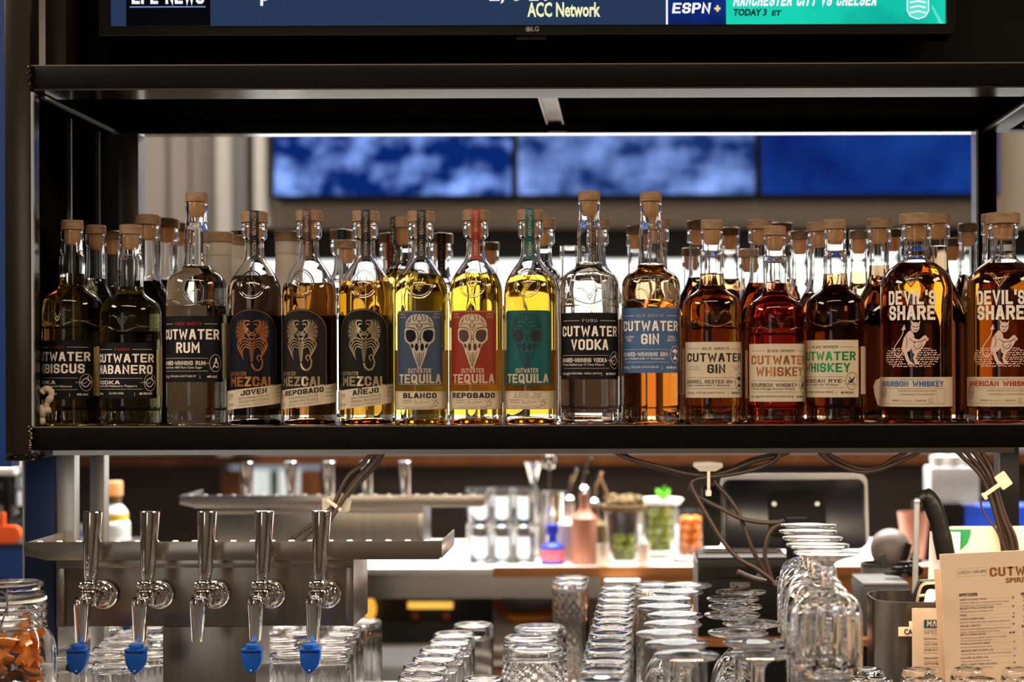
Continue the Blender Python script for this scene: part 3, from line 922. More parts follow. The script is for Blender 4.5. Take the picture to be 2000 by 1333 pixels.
def emblem(kind):
    i = Ink()
    if kind == 'fish':
        i.stroke(spline([(-.9, -.1), (-.5, .45), (0, .62), (.5, .3), (.95, .05), (.55, -.25), (.2, -.6), (-.3, -.65), (-.7, -.35), (-.9, -.1)], 4), .13)
        i.stroke([(.1, .62), (.35, .95), (.5, .45)], .1)
        i.stroke([(-.9, -.1), (-1.15, .1)], .1).stroke([(-.6, -.1), (-.2, -.15), (.1, .1)], .08)
    elif kind == 'tree':
        for a, b, r in ((-.45, .5, .28), (0, .62, .32), (.45, .48, .28), (-.2, .4, .22), (.25, .38, .22)): i.disc((a, b), r, r * .7, 12)
        i.stroke([(-.1, .3), (.05, 0), (-.1, -.3)], .1).stroke([(.35, .3), (.05, 0)], .07)
        for a in (-.5, -.25, 0, .25, .5): i.stroke([(-.05, -.25), (a, -.75)], .13)
        i.disc((0, -.6), .5, .2, 12)
    elif kind == 'bird':
        i.poly([(-.8, .15), (-.3, .05), (.75, .8), (.35, .1), (.1, -.25), (-.35, -.3)])
        i.poly([(-.2, .1), (-.75, .75), (-.05, .3)])
        i.stroke([(-.35, -.15), (-.8, -.45)], .14).stroke([(.1, -.2), (.6, -.45)], .1)
        i.stroke([(-.85, -.6), (-.3, -.52), (.2, -.65), (.8, -.55)], .06)
    elif kind == 'gull':
        i.stroke(spline([(-.5, -.6), (-.2, -.1), (0, .3), (.1, .75), (.3, .3), (.55, -.1), (.6, -.6)], 4), .14)
        i.stroke([(-.6, -.7), (-.2, -.4), (.2, -.7), (.6, -.45)], .12).stroke([(-.3, .1), (.4, .05)], .1)
        i.disc((.1, .55), .22, .3, 10)
    return i
def face_A(t, R, z0, z1, off, words, top, mats, sub, fine, bottom, emb, side=None, arch_top=0.0):
    """cut-edged label of the tall-lettered bottles; off: arc offset of the label centre"""
    lm, c1, c2, c3 = mats
    L = z1 - z0
    hw = .0485
    lb = paper('label', lm, t, R, off - hw, off + hw, z0, z1, teeth=.0006, n=72)
    f = lambda p: z1 - p * L
    fn = on_cyl(R, .0005)
    i = Ink()
    k = .086 / units('CUTWATER')
    i.block(words[0], off, f(.355), .155 * L, units(words[0]) * k, t=1.75)
    i2 = Ink().block(words[1], off, f(.56), .16 * L, min(units(words[1]) * k, .082), t=1.75)
    if c1 == c2: i.join(i2)
    else: i2.build('lettering', c2, lb, fn, du=.004)
    i.build('lettering', c1, lb, fn, du=.004)
    j = Ink().block(top, off, f(.142), .045 * L, min(.036, units(top) * .00075), t=1.3, gap=2.4)
    g = min(.036, units(top) * .00075) / 2 + .004
    j.build('top_line', c3, lb, fn, du=.004)
    kx = Ink().block(sub, off - .043, f(.745), .064 * L, min(.066, units(sub) * .00125), t=1.4, gap=1.3, align='L')
    kx.stroke([(off + .0235, f(.715)), (off + .0285, f(.715))], .0004, ext=False)
    for s in (-1, 1): kx.stroke([(off + s * g, f(.12)), (off + s * .040, f(.12))], .0004)
    for p in (.64, .835): kx.stroke([(off - .042, f(p)), (off + .026, f(p))], .0003)
    kx.fine(fine, off - .043, f(.795), .0042, .062, align='L')
    kx.fine(bottom[0], off - .043, f(.935), .0040, align='L')
    kx.fine(bottom[1], off - .008, f(.925), .0034)
    kx.fine(bottom[2], off + .040, f(.935), .0040, align='R', bold=.02)
    for u in (-.031, .016): kx.stroke([(off + u, f(.90)), (off + u, f(.95))], .0004)
    e = emblem(emb)
    kx.join(e, lambda a, b: (off + .0372 + a * .0074, f(.715) + b * .0085))
    kx.ring((off + .0372, f(.715)), .0088, .0112, .0005)
    kx.build('small_print', c1 if c1 in ('ink_cream', 'ink_black') else 'ink_black', lb, fn, du=.004)
    if side:
        sd = Ink()
        for s, tx in ((-1, side[0]), (1, side[1])):
            for n_, w in enumerate(tx.split()): sd.fine(w, off + s * .031, f(.465 + .05 * n_), .0045)
        sd.build('side_print', 'ink_pale' if lm == 'paper_cream' else c1, lb, fn, du=.004)
    return lb
def back_label(t, R, z0, z1, a0, a1, mat='paper_cream'):
    return paper('back_label', mat, t, R, a0, a1, z0, z1, n=40)
# emblem of winged scorpion-owl lines
def art_scorpion():
    i = Ink()
    for s in (-1, 1):
        for k in range(13):
            a = math.radians(82 - k * 10.5)
            L = .80 - .03 * abs(k - 3)
            p0 = (s * (.15 + .10 * cos(a)), .26 + .12 * sin(a))
            p1 = (s * (.14 + .60 * L * cos(a) + .06), .32 + .74 * L * sin(a))
            mid = ((p0[0] + p1[0]) / 2 + s * .04, (p0[1] + p1[1]) / 2 + .03)
            i.stroke(spline([p0, mid, p1], 6), .034, taper=lambda q: .35 + 1.5 * q * (1.12 - q), ext=False)
            if k % 2 == 0: i.stroke(spline([mid, ((mid[0] + p1[0]) / 2 + s * .02, (mid[1] + p1[1]) / 2 - .045), (p1[0] - s * .02, p1[1] - .06)], 4), .018, ext=False)
        i.stroke(spline([(s * .12, .50), (s * .27, .60), (s * .27, .76), (s * .12, .80), (s * .05, .74)], 5), .045, taper=lambda q: 1.2 - .7 * q, ext=False)
        i.stroke(spline([(s * .20, .60), (s * .15, .68), (s * .07, .66)], 4), .035, ext=False)
        i.stroke([(s * .16, .52), (s * .17, .36), (s * .10, .22), (s * .02, .14)], .022)
        i.stroke([(s * .16, .52), (s * .10, .43), (0, .37)], .022)
        i.ring((s * .075, .32), .045, .045, .018, 14)
        i.disc((s * .075, .32), .018, .018, 8)
        for k in range(4):
            y = .12 - .10 * k
            i.stroke(spline([(s * (.10 - .01 * k), y), (s * (.30 - .02 * k), y + .07), (s * (.52 - .06 * k), y - .10), (s * (.50 - .06 * k), y - .30), (s * (.42 - .05 * k), y - .42)], 6), .050, taper=lambda q: .45 + .9 * q if q < .6 else 2.4 * (1 - q) + .02, ext=False)
        for k in range(4): i.stroke([(s * .03, .18 - .05 * k), (s * (.10 - .01 * k), .22 - .05 * k)], .014)
    for k in range(15):
        y, w = .02 - .046 * k, .105 - .0048 * k
        i.stroke([(-w, y + .030), (0, y - .014), (w, y + .030)], .016)
    tail = spline([(.0, -.68), (.04, -.82), (.15, -.92), (.29, -.88), (.36, -.70), (.33, -.50), (.24, -.40), (.18, -.50), (.25, -.62)], 5)
    i.stroke(tail, .05, taper=lambda q: 1.2 - .6 * q, ext=False)
    for k in range(2, 24, 2):
        a, b = Vector(tail[k]), Vector(tail[k + 1])
        n_ = Vector((-(b - a).y, (b - a).x)).normalized()
        i.stroke([a, a - n_ * .05], .018, ext=False)
    i.poly([(0, .26), (-.025, .31), (.025, .31)])
    return i
def art_skull():
    bone, dark = Ink(), Ink()
    half = [(0, 1.0), (.16, .985), (.30, .92), (.40, .80), (.455, .64), (.46, .50), (.50, .40), (.49, .26), (.50, .12), (.44, 0), (.33, -.10), (.27, -.22), (.22, -.42), (.15, -.64), (.08, -.86), (.04, -1.0), (0, -.97)]
    pts = spline(half, 3)
    bone.poly([(x, y) for x, y in pts] + [(-x, y) for x, y in reversed(pts[1:-1])])
    for s in (-1, 1):
        dark.poly([(s * x, y) for x, y in spline([(.10, .16), (.13, .34), (.22, .42), (.36, .42), (.44, .36), (.44, .20), (.40, .06), (.30, -.02), (.22, .0), (.15, .05), (.10, .16)], 3)[:-1]])
        dark.disc((s * .085, -.20), .055, .14, 14)
        dark.poly([(s * .20, -.10), (s * .28, -.06), (s * .24, -.24), (s * .17, -.20)])
        dark.stroke(spline([(s * .02, .06), (s * .06, .36), (s * .24, .50), (s * .46, .52)], 5), .018)
        dark.stroke(spline([(0, .50), (s * .10, .62), (s * .28, .64), (s * .38, .58)], 5), .016)
        dark.stroke(spline([(0, .68), (s * .08, .60), (s * .06, .50), (0, .40)], 5), .016)
        dark.stroke(spline([(s * .04, .98), (s * .10, .84), (s * .05, .76), (0, .72)], 5), .02)
        dark.stroke(spline([(s * .16, .95), (s * .20, .82), (s * .12, .74)], 5), .018)
        dark.stroke(spline([(s * .30, .88), (s * .28, .78), (s * .34, .70)], 5), .016)
        for k in range(6): dark.stroke([(s * (.14 + .05 * k), .46 + .008 * k), (s * (.15 + .05 * k), .51 + .006 * k)], .012)
        dark.stroke([(s * .06, -.42), (s * .035, -.88)], .016).stroke([(s * .13, -.38), (s * .08, -.72)], .014)
        dark.stroke([(s * .02, .20), (s * .05, .02), (s * .03, -.06)], .016)
        for k in range(4): dark.stroke([(s * (.30 + .03 * k), .80 - .06 * k), (s * (.36 + .02 * k), .76 - .06 * k)], .012)
    dark.stroke([(0, -.40), (0, -.94)], .02)
    return bone, dark
SCORP, SKULL = art_scorpion(), art_skull()
def strip(t, prof, H, h, mat, txt, ang, zlow, ink='ink_tan'):
    # paper strip over the stopper and down the neck
    cr = CAPR['B']
    path = [(-.006, h + .0003), (cr - .0012, h + .0003), (cr + .0003, h - .0012), (cr + .0003, H + .0005), (surf_r(prof, H - .008) + .0004, H - .004), (surf_r(prof, H - .012) + .0004, H - .014), (surf_r(prof, H - .018) + .0010, H - .020), (surf_r(prof, H - .024) + .0006, H - .026), (surf_r(prof, H - .030) + .0004, H - .032), (surf_r(prof, zlow) + .0004, zlow)]
    mb = MB()
    vs, fs = [], []
    hw, m = .0061, 8
    for (r, z) in path:
        for j in range(m + 1):
            u = -hw + 2 * hw * j / m
            if r > .006:
                a = ang + u / r
                vs.append((r * sin(a), -r * cos(a), z))
            else:
                x, y = u, -r
                vs.append((x * cos(ang) - y * sin(ang), x * sin(ang) + y * cos(ang), z))
    for i in range(len(path) - 1):
        for j in range(m): fs.append((i * (m + 1) + j, i * (m + 1) + j + 1, (i + 1) * (m + 1) + j + 1, (i + 1) * (m + 1) + j))
    s = mb.add(vs, fs).build('seal_strip', mat, t, smooth=60)
    def fn(u, v, w):
        # u along the strip downwards from the stopper's edge, v across
        z = h - .002 - u
        r = path[-1][0]
        for (ra, za), (rb_, zb_) in zip(path[2:], path[3:]):
            if zb_ <= z <= za: r = ra + (rb_ - ra) * (za - z) / max(za - zb_, 1e-6); break
        r += .0005
        a = ang + v / r
        return (r * sin(a), -r * cos(a), z)
    L = h - zlow - .006
    ik = Ink().fine(txt, .001, -.0022, .0062, L - .002, align='L')
    ik.build('strip_lettering', ink, s, fn, du=.003)
    return s
def crest_B(t, prof, H):
    zc_, mb = H - .083, MB()
    arc_tube(mb, [(.0195 * cos(2 * PI * k / 40), zc_ + .0185 * sin(2 * PI * k / 40)) for k in range(41)], prof, .0012)
    arc_tube(mb, [(.0165 * cos(2 * PI * k / 40), zc_ + .0155 * sin(2 * PI * k / 40)) for k in range(41)], prof, .0007)
    for s in (-1, 1):
        arc_tube(mb, spline([(0, zc_ - .010), (.0045 * s, zc_ - .003), (.009 * s, zc_ + .001)], 5), prof, .0009)
        arc_tube(mb, spline([(0, zc_ - .006), (.0035 * s, zc_ + .001), (.006 * s, zc_ + .008)], 5), prof, .0008)
    mb.build('embossed_medallion', 'bottle_glass', t, smooth=60)
def face_mezcal(t, R, lm, foil, word, tint):
    lb = paper('label', lm, t, R, -.0365, .0365, .036, .152, arch=.030)
    fn = on_cyl(R, .0005)
    a = [(-.0348, .040), (-.0348, .122)] + [(.0348 * -cos(PI * k / 24), .122 + .0285 * sin(PI * k / 24)) for k in range(1, 24)] + [(.0348, .122), (.0348, .040)]
    Ink().stroke(a, .0005).build('border', foil, lb, fn, du=.004)
    Ink().join(SCORP, lambda x, y: (x * .037 + .001, .1065 + y * .0375)).build('emblem', foil, lb, fn, du=.004)
    Ink().block('CUTWATER', -.0315, .0645, .0052, .025, t=1.7, align='L').block('MEZCAL', 0, .0505, .0128, .062, t=2.0, gap=.9).build('lettering', foil, lb, fn, du=.004)
    bn = paper('banner', 'paper_cream', t, R, -.052, .056, .0235, .0485, slope=.11, lift=.0009)
    fb = lambda u, v, w: on_cyl(R, .0012)(u, v + .11 * u, w)
    i = Ink().block(word, .003, .0398, .0068, units(word) * .00105, t=2.0, gap=1.0)
    i.build('lettering', 'ink_black', bn, fb, du=.004)
    j = Ink().fine('DENOMINACI\u00d3N DE', .003, .0348, .0046, .040).fine('ORIGEN PROTEGIDA', .003, .0302, .0046, .040)
    j.fine('20\u00b044\'26.9" N  103\u00b026\'20.1" W', .003, .0258, .0027, .040)
    j.fine('45%', -.031, .0395, .0062, .009, shear=.25).fine('ALC/BY VOL.', -.031, .0368, .0022, .011).fine('750 mL', -.031, .0280, .0052, .012, shear=.2)
    for q, w_ in enumerate(('HECHO EN', 'MEXICO', '100% AGAVE')): j.fine(w_, .040, .0425 - .005 * q, .0028, .013)
    bx = [(-.021, .0285), (-.021, .046), (.028, .046), (.028, .0285)]
    j.stroke(bx, .00018, closed=True)
    j.build('small_print', 'ink_grey', bn, fb, du=.004)
    return lb
def face_tequila(t, R, lm, word, bone, inkd, wcol):
    lb = paper('label', lm, t, R, -.0350, .0350, .0515, .149, chamfer=.004)
    fn = on_cyl(R, .0005)
    c, e = .0042, .0012
    b = [(-.035 + e, .0515 + c + e), (-.035 + c + e, .0515 + e), (.035 - c - e, .0515 + e), (.035 - e, .0515 + c + e), (.035 - e, .149 - c - e), (.035 - c - e, .149 - e), (-.035 + c + e, .149 - e), (-.035 + e, .149 - c - e)]
    j = Ink().stroke(b, .0005, closed=True)
    for s in (-1, 1): j.fine('AGAVE' if s < 0 else 'ESTATE', s * .024, .1395, .0030, .011).fine('100%', s * .024, .1435, .0030, .009)
    j.build('border', 'ink_tan' if lm != 'label_teal' else 'ink_teal', lb, fn, du=.004)
    bn_, dk = SKULL
    mp = lambda x, y: (x * .0415, .1085 + y * .0360)
    Ink().stroke([mp(*p) for p in bn_.v], .0011, closed=True).build('emblem_outline', 'ink_black', lb, on_cyl(R, .00045), du=.004)
    if bone: Ink().join(bn_, mp).build('emblem', bone, lb, fn, du=.004)
    Ink().join(dk, mp).build('emblem_lines', inkd, lb, on_cyl(R, .0007), du=.004)
    Ink().block('CUTWATER', 0, .0672, .0060, .0305, t=1.6).block('TEQUILA', 0, .0540, .0118, .0600, t=1.8, gap=1.0).build('lettering', 'ink_tan', lb, fn, du=.004)
    bn = paper('banner', 'paper_cream', t, R, -.042, .046, .0195, .0435, lift=.0004)
    fb = on_cyl(R, .0008)
    Ink().block(word, 0, .0345, .0068, units(word) * .00118, t=2.1, gap=1.2).build('lettering', wcol, bn, fb, du=.004)
    k = Ink()
    for q, w_ in enumerate(('20\u00b059\'6.9"N', '102\u00b023\'38"W')): k.fine(w_, -.018, .0305 - .0028 * q, .0026, .013)
    k.stroke(spline([(-.007, .0265), (-.005, .0315), (-.004, .0270), (-.002, .0295), (.000, .0270), (.002, .0310), (.003, .0275), (.005, .0305), (.007, .0280), (.010, .0300), (.013, .0290)], 4), .0004, ext=False)
    k.stroke([(-.0265, .0325), (.027, .0325)], .0002).stroke([(-.0095, .0325), (-.0095, .0255)], .0002).stroke([(-.0265, .0245), (.027, .0245)], .0002)
    rr = random.Random(3)
    for q in range(16): k.disc((.021 + rr.uniform(-.0045, .0045), .0282 + rr.uniform(-.0042, .0042)), .0008, .0007, 6)
    k.fine('HECHO EN MEXICO   750ML', -.001, .0215, .0022, .040)
    for s in (-1, 1):
        for q in range(6): k.fine('TALLER'[q] if s < 0 else 'MEXICO'[q], s * .0335, .0398 - .0033 * q, .0024)
    k.stroke([(-.0405, .0205), (.0405, .0205), (.0405, .0425), (-.0405, .0425)], .0003, closed=True)
    k.build('small_print', 'ink_grey', bn, fb, du=.004)
    return lb
def art_imp():
    i, dk = Ink(), Ink()
    i.poly(spline([(-.03, .78), (-.10, .70), (-.20, .55), (-.26, .30), (-.27, .12), (-.20, .04), (-.08, .06), (.02, .16), (.10, .30), (.12, .50), (.10, .66), (.04, .76), (-.03, .78)], 3)[:-1])
    i.poly(spline([(.03, .80), (.02, .93), (.08, 1.04), (.18, 1.06), (.27, 1.0), (.28, .88), (.24, .78), (.17, .72), (.08, .74), (.03, .80)], 3)[:-1])
    i.poly([(.04, 1.0), (.01, 1.14), (.10, 1.05)]).poly([(.24, 1.04), (.31, 1.12), (.28, .98)])
    i.poly(spline([(0, .66), (.10, .54), (.24, .48), (.40, .50), (.54, .54), (.56, .46), (.44, .40), (.26, .38), (.10, .40), (-.02, .52), (0, .66)], 3)[:-1])
    i.poly(spline([(.04, .16), (.12, .34), (.30, .50), (.44, .62), (.52, .54), (.46, .34), (.34, .16), (.20, .02), (.08, .02), (.04, .16)], 3)[:-1])
    i.poly([(-.24, .10), (-.12, .08), (-.02, -.24), (.10, -.34), (-.06, -.36), (-.14, -.22)])
    i.poly([(.14, .06), (.24, .06), (.16, -.16), (.28, -.34), (.16, -.36), (.08, -.16)])
    i.stroke(spline([(-.24, .10), (-.36, -.10), (-.52, -.02), (-.54, .20), (-.40, .42), (-.26, .64), (-.22, .82)], 5), .028, ext=False)
    i.poly([(-.29, .80), (-.15, .82), (-.19, 1.0)])
    dk.stroke([(.08, .92), (.14, .90)], .025).stroke([(.19, .90), (.25, .92)], .025).stroke([(.12, .80), (.20, .80)], .02)
    dk.stroke(spline([(.10, .30), (.16, .18), (.28, .18), (.36, .30)], 4), .02)
    dk.stroke(spline([(-.02, .50), (.12, .40), (.30, .42), (.50, .48)], 4), .018)
    dk.stroke(spline([(-.16, .62), (-.10, .44), (-.14, .22)], 4), .016)
    for k in range(7): dk.stroke([(.10 + .05 * k, .12 + .06 * k), (.16 + .05 * k, .10 + .07 * k)], .012)
    rr = random.Random(5)
    for row in range(9):
        y = -.42 + .075 * row
        for k in range(26):
            x = -1.0 + .08 * k + (row % 2) * .04 + rr.uniform(-.015, .015)
            e = (x / .98) ** 2 + ((y + .12) / .40) ** 2
            if e > 1: continue
            if y > -.30 and abs(x + .06) < .17: continue
            i.disc((x, y + rr.uniform(-.012, .012)), .034, .022, 6)
    return i, dk
IMP = art_imp()
def face_devil(t, R, prof, H, word, col, off=0.0):
    fn = on_cyl(R, .0003)
    Ink().block("DEVIL'S", 0, .1545, .0185, .066, t=1.95, gap=1.0).block('SHARE', 0, .1345, .0188, .064, t=1.95, gap=1.0).build('printed_name', 'ink_cream', t, fn, du=.004)
    a, b = IMP
    mp = lambda x, y: (x * .0415 - .001, .0905 + y * .0385)
    Ink().join(a, mp).build('printed_figure', 'print_rose', t, fn, du=.004)
    Ink().join(b, mp).build('printed_lines', 'ink_black', t, on_cyl(R, .0005), du=.004)
    bn = paper('label', 'paper_cream', t, R, -.066, .072, .0215, .0600, teeth=.0004, n=110)
    fb = on_cyl(R, .0006)
    Ink().block(word, -.002, .0478, .0072, units(word) * .00098, t=1.9, gap=1.1).build('lettering', col, bn, fb, du=.004)
    k = Ink().fine('CALIFORNIA SMALL BATCH', -.002, .0562, .0028, .036)
    for s in (-1, 1): k.stroke([(-.002 + s * .0195, .0572), (-.002 + s * .042, .0572)], .0003)
    k.fine('CRAFTED AND BOTTLED IN SAN DIEGO,', .008, .0412, .0030, .052).fine('CALIFORNIA BY CUTWATER SPIRITS', .008, .0366, .0030, .046)
    k.fine('92 PROOF', -.022, .0284, .0032, .011, bold=.03).fine('46% ALC. BY VOL.', -.006, .0284, .0024, .016).fine('BATCH NO.', .013, .0284, .0032, .013, bold=.03)
    k.stroke([(.022, .0275), (.0235, .0325)], .0005).stroke(spline([(.025, .0315), (.027, .033), (.027, .030), (.0245, .0275), (.029, .0275)], 3), .0005)
    k.stroke([(-.052, .0255), (.047, .0255), (.047, .0452), (-.052, .0452)], .0003, closed=True)
    k.stroke([(.034, .0275), (.034, .032)], .0003).stroke([(.005, .0275), (.005, .032)], .0003)
    k.ring((-.047, .0400), .0085, .0085, .0005).ring((-.047, .0400), .0058, .0058, .0004).fine('FOUR', -.047, .0405, .0034, .0075, bold=.04).fine('YEARS', -.047, .0372, .0034, .0075, bold=.04)
    for q in range(22):
        a_ = 2 * PI * q / 22
        k.disc((-.047 + .0071 * cos(a_), .0400 + .0071 * sin(a_)), .0006, .0006, 5)
    k.build('small_print', 'ink_grey', bn, fb, du=.004)
    mb = MB()
    zc_ = H - .071
    for s in (-1, 1):
        for r_, k_ in ((.0012, 1.0), (.0009, .62)):
            arc_tube(mb, spline([(0, zc_ - .013 * k_), (.006 * s * k_, zc_ - .003 * k_), (.011 * s * k_, zc_ + .003), (.019 * s * k_, zc_ + .005)], 5), prof, r_)
    mb.build('embossed_crest', 'bottle_glass', t, smooth=60)
    return bn
# ------------------------------------------------------------------ front row
D1 = 2.075
def yz(base, y): return (base - y) / 1470.0
def cut(label, px, base, top, liq, ly, ang, z, words, topw, mats, sub, fine, bottom, emb, side=None, d=D1, wrap=.140):
    h = yz(base, top)
    t, prof, H, R = bottle('liquor_bottle', label, 'A', px, d, h, liq, yz(base, ly), ang, 'front row of bottles on the rack shelf')
    crest_A(t, prof, H, h)
    face_A(t, R, yz(base, z[1]), yz(base, z[0]), 0.0, words, topw, mats, sub, fine, bottom, emb, side)
    back_label(t, R, yz(base, z[1]) + .004, yz(base, z[0]) - .008, .054, .054 + wrap)
    return t
BK = ('label_black', 'ink_cream', 'ink_cream', 'ink_pale')
tb = cut('golden bottle with black HIBISCUS label at the left end of the front row', 142, 835, 433, 'hibiscus', 538, -29, (670, 785), ('CUTWATER', 'HIBISCUS'), 'FUGU',
    ('label_black', 'ink_cream', 'ink_cream', 'ink_red_dim'), 'VODKA', 'Infused with Natural Hibiscus', ('750 ML', '80 PROOF', '40% ALC'), 'fish', d=2.094)
cut('yellowish clear bottle with black HABANERO label in the front row', 256, 835, 445, 'habanero', 566, -17, (676, 783), ('CUTWATER', 'HABANERO'), 'FUGU',
    ('label_black', 'ink_cream', 'ink_cream', 'ink_red'), 'VODKA', 'Infused with Habanero Peppers', ('750 ML', 'GLUTEN FREE', '80 PROOF'), 'fish')
cut('tall clear bottle with black RUM label', 385, 835, 382, 'rum', 527, -18, (625, 752), ('CUTWATER', 'RUM'), 'THREE SHEETS',
    ('label_black', 'ink_cream', 'ink_cream', 'ink_red'), 'AWARD-WINNING RUM', 'Distilled from 100% Pure Cane Sugar', ('750 ML', 'DISTILLED & BOTTLED BY', '40% ALC'), 'gull')
def mez(label, px, top, liq, ly, ang, lm, foil, word, stm, stx, sang):
    h = yz(833, top)
    t, prof, H, R = bottle('liquor_bottle', label, 'B', px, D1, h, liq, yz(833, ly), ang, 'front row of bottles on the rack shelf')
    crest_B(t, prof, H)
    face_mezcal(t, R, lm, foil, word, None)
    back_label(t, R, .045, .145, .050, .050 + .123, 'label_black')
    strip(t, prof, H, h, stm, stx, math.radians(sang - ang), yz(833, 513))
    return t
mez('dark mezcal bottle with copper scorpion emblem and JOVEN banner', 498, 418, 'joven', 545, -8, 'label_navy', 'foil_copper', 'JOVEN', 'strip_black', 'CUTWATER \u2022 MEZCAL', -2)
mez('dark mezcal bottle with gold scorpion emblem, brown neck strip and REPOSADO banner', 605, 416, 'mezcal', 560, -20, 'label_umber', 'foil_gold', 'REPOSADO', 'strip_brown', 'CUTWATER \u2022 DURANGO', -12)
mez('amber mezcal bottle with gold scorpion emblem, dark neck strip and A\u00d1EJO banner', 715, 417, 'anejo', 556, -6, 'label_moss', 'foil_gold', 'A\u00d1EJO', 'strip_black', 'CUTWATER \u2022 DURANGO', 0)
def teq(label, px, top, liq, ly, ang, lm, word, bone, inkd, wcol, stm, stx, sang):
    h = yz(832, top)
    t, prof, H, R = bottle('liquor_bottle', label, 'B', px, D1, h, liq, yz(832, ly), ang, 'front row of bottles on the rack shelf')
    crest_B(t, prof, H)
    face_tequila(t, R, lm, word, bone, inkd, wcol)
    back_label(t, R, .028, .098, .047, .047 + .129)
    strip(t, prof, H, h, stm, stx, math.radians(sang - ang), yz(832, 513))
    return t
teq('pale gold tequila bottle with slate blue bird skull label and BLANCO banner', 823, 417, 'blanco', 541, -4, 'label_slate', 'BLANCO', 'ink_pale', 'label_navy', 'ink_black', 'strip_black', 'CUTWATER \u2022 BLANCO', 2)
teq('golden tequila bottle with red bird skull label and REPOSADO banner', 930, 415, 'reposado', 541, -8, 'label_red', 'REPOSADO', 'ink_tan', 'strip_brown', 'ink_black', 'strip_red', 'CUTWATER \u2022 REPOSADO', 0)
teq('golden tequila bottle with teal bird skull label and A\u00d1EJO banner', 1037, 415, 'tequila', 545, -9, 'label_teal', 'A\u00d1EJO', None, 'strip_black', 'ink_pale', 'strip_teal', 'CUTWATER \u2022 A\u00d1EJO', -3)
cut('tall clear bottle with black VODKA label', 1152, 831, 378, 'vodka', 518, 0, (617, 745), ('CUTWATER', 'VODKA'), 'FUGU', BK, 'AWARD-WINNING VODKA', '5 Times Distilled and 15 Times Filtered', ('750 ML', 'GLUTEN FREE - SMALL BATCH', '80 PROOF'), 'fish')
cut('tall pale bottle with blue GIN label', 1272, 830, 379, 'gin', 521, -2, (607, 732), ('CUTWATER', 'GIN'), 'OLD GROVE', ('label_blue', 'ink_cream', 'ink_cream', 'ink_pale'),
    'AWARD-WINNING GIN', 'Vapor Distilled with 11 Botanicals', ('750 ML', 'DISTILLED & BOTTLED BY', '88 PROOF'), 'tree', ('GLUTEN FREE', 'SMALL BATCH'))
CR = ('paper_cream', 'ink_black', 'ink_black', 'ink_black')
cut('dark bottle with cream BARREL RESTED GIN label', 1391, 829, 433, 'barrel', 537, 8, (672, 779), ('CUTWATER', 'GIN'), 'OLD GROVE', CR, 'BARREL RESTED GIN', 'Vapor Distilled with 11 Botanicals', ('750 ML', 'DISTILLED & BOTTLED BY', '88 PROOF'), 'tree', ('AWARD WINNING', 'GLUTEN FREE'))
cut('deep red bottle with cream BOURBON WHISKEY label in copper letters', 1514, 829, 445, 'bourbon', 557, 12, (676, 787), ('CUTWATER', 'WHISKEY'), 'BLACK SKIMMER', ('paper_cream', 'foil_copper', 'foil_copper', 'ink_black'),
    'BOURBON WHISKEY', 'A Blend of Straight Bourbon Whiskeys', ('750 ML', 'AWARD-WINNING SMALL BATCH', '92 PROOF'), 'bird')
cut('reddish brown bottle with cream rye label in green letters', 1632, 828, 432, 'rye', 538, -22, (668, 778), ('CUTWATER', 'WHISKEY'), 'BLACK SKIMMER', ('paper_cream', 'foil_green', 'foil_green', 'ink_black'),
    'AMERICAN RYE', 'A Blend of Straight Rye Whiskeys', ('750 ML', 'AWARD-WINNING SPIRITS', '80 PROOF'), 'bird')
def dev(label, px, base, top, liq, ang, word, col):
    h = yz(base, top)
    t, prof, H, R = bottle('liquor_bottle', label, 'C', px, D1, h, liq, yz(base, 518), ang, 'front row of bottles on the rack shelf')
    return t, R, face_devil(t, R, prof, H, word, col)
t, R, bn = dev('broad amber bottle printed with a crouching devil and blue BOURBON WHISKEY label', 1790, 827, 420, 'devil', -8, 'BOURBON WHISKEY', 'ink_blue')
a = -.066 / R
v = [(R * sin(a), -R * cos(a), .0215), (R * sin(a), -R * cos(a), .0590), (R * sin(a) - .006, -R * cos(a) - .003, .056), (R * sin(a) - .009, -R * cos(a) - .002, .048), (R * sin(a) - .007, -R * cos(a) - .003, .036), (R * sin(a) - .003, -R * cos(a) - .003, .023)]
MB().add(v, [(0, 1, 2, 3, 4, 5)]).build('peeling_corner', 'paper_cream', bn, smooth=0)
dev('broad amber bottle with crouching devil and red AMERICAN WHISKEY label at right edge', 1960, 826, 418, 'devil2', -5, 'AMERICAN WHISKEY', 'ink_red')

# ------------------------------------------------------------------ bottles standing behind the front row
ROW = {2: 2.168, 3: 2.255, 4: 2.335}
GB = 'bottles standing behind the front row'
def back(label, px, ycap, row, kind, liq, fill, strip_mat=None, rot=0):
    d = ROW[row] + (.012 if px == 187 else 0)
    p = W(px, ycap, d)
    h = p[2] - ZS
    kh = {'A': .128, 'B': .050, 'D': .060, 'S': .07}[kind]
    lv = h - .0145 - fill
    t, prof, H, R = bottle('liquor_bottle', label, kind, px, d, h, liq, lv, rot, GB, X=p[0])
    if strip_mat:
        strip(t, prof, H, h, strip_mat, 'CUTWATER', 0, h - .068)
    if kind == 'A': back_label(t, R, .045, .135, -.05, .05, 'label_black')
    return t
back('golden bottle directly behind the HIBISCUS bottle', 187, 441, 2, 'S', 'habanero', .060)
back('golden bottle with short wooden stopper in the third row behind HABANERO', 219, 452, 3, 'S', 'habanero', .075)
back('dark bottle with the widest wooden cap, behind HABANERO and RUM', 289, 421, 2, 'D', 'dark', .078)
back('dark bottle second in line behind the wide capped one', 327, 428, 3, 'D', 'dark', .075)
back('dark bottle last in line behind the wide capped one', 352, 436, 4, 'D', 'dark', .075)
back('mezcal bottle with dark neck strip half hidden behind white bottle and JOVEN', 473, 452, 4, 'B', 'joven', .06, 'strip_black')
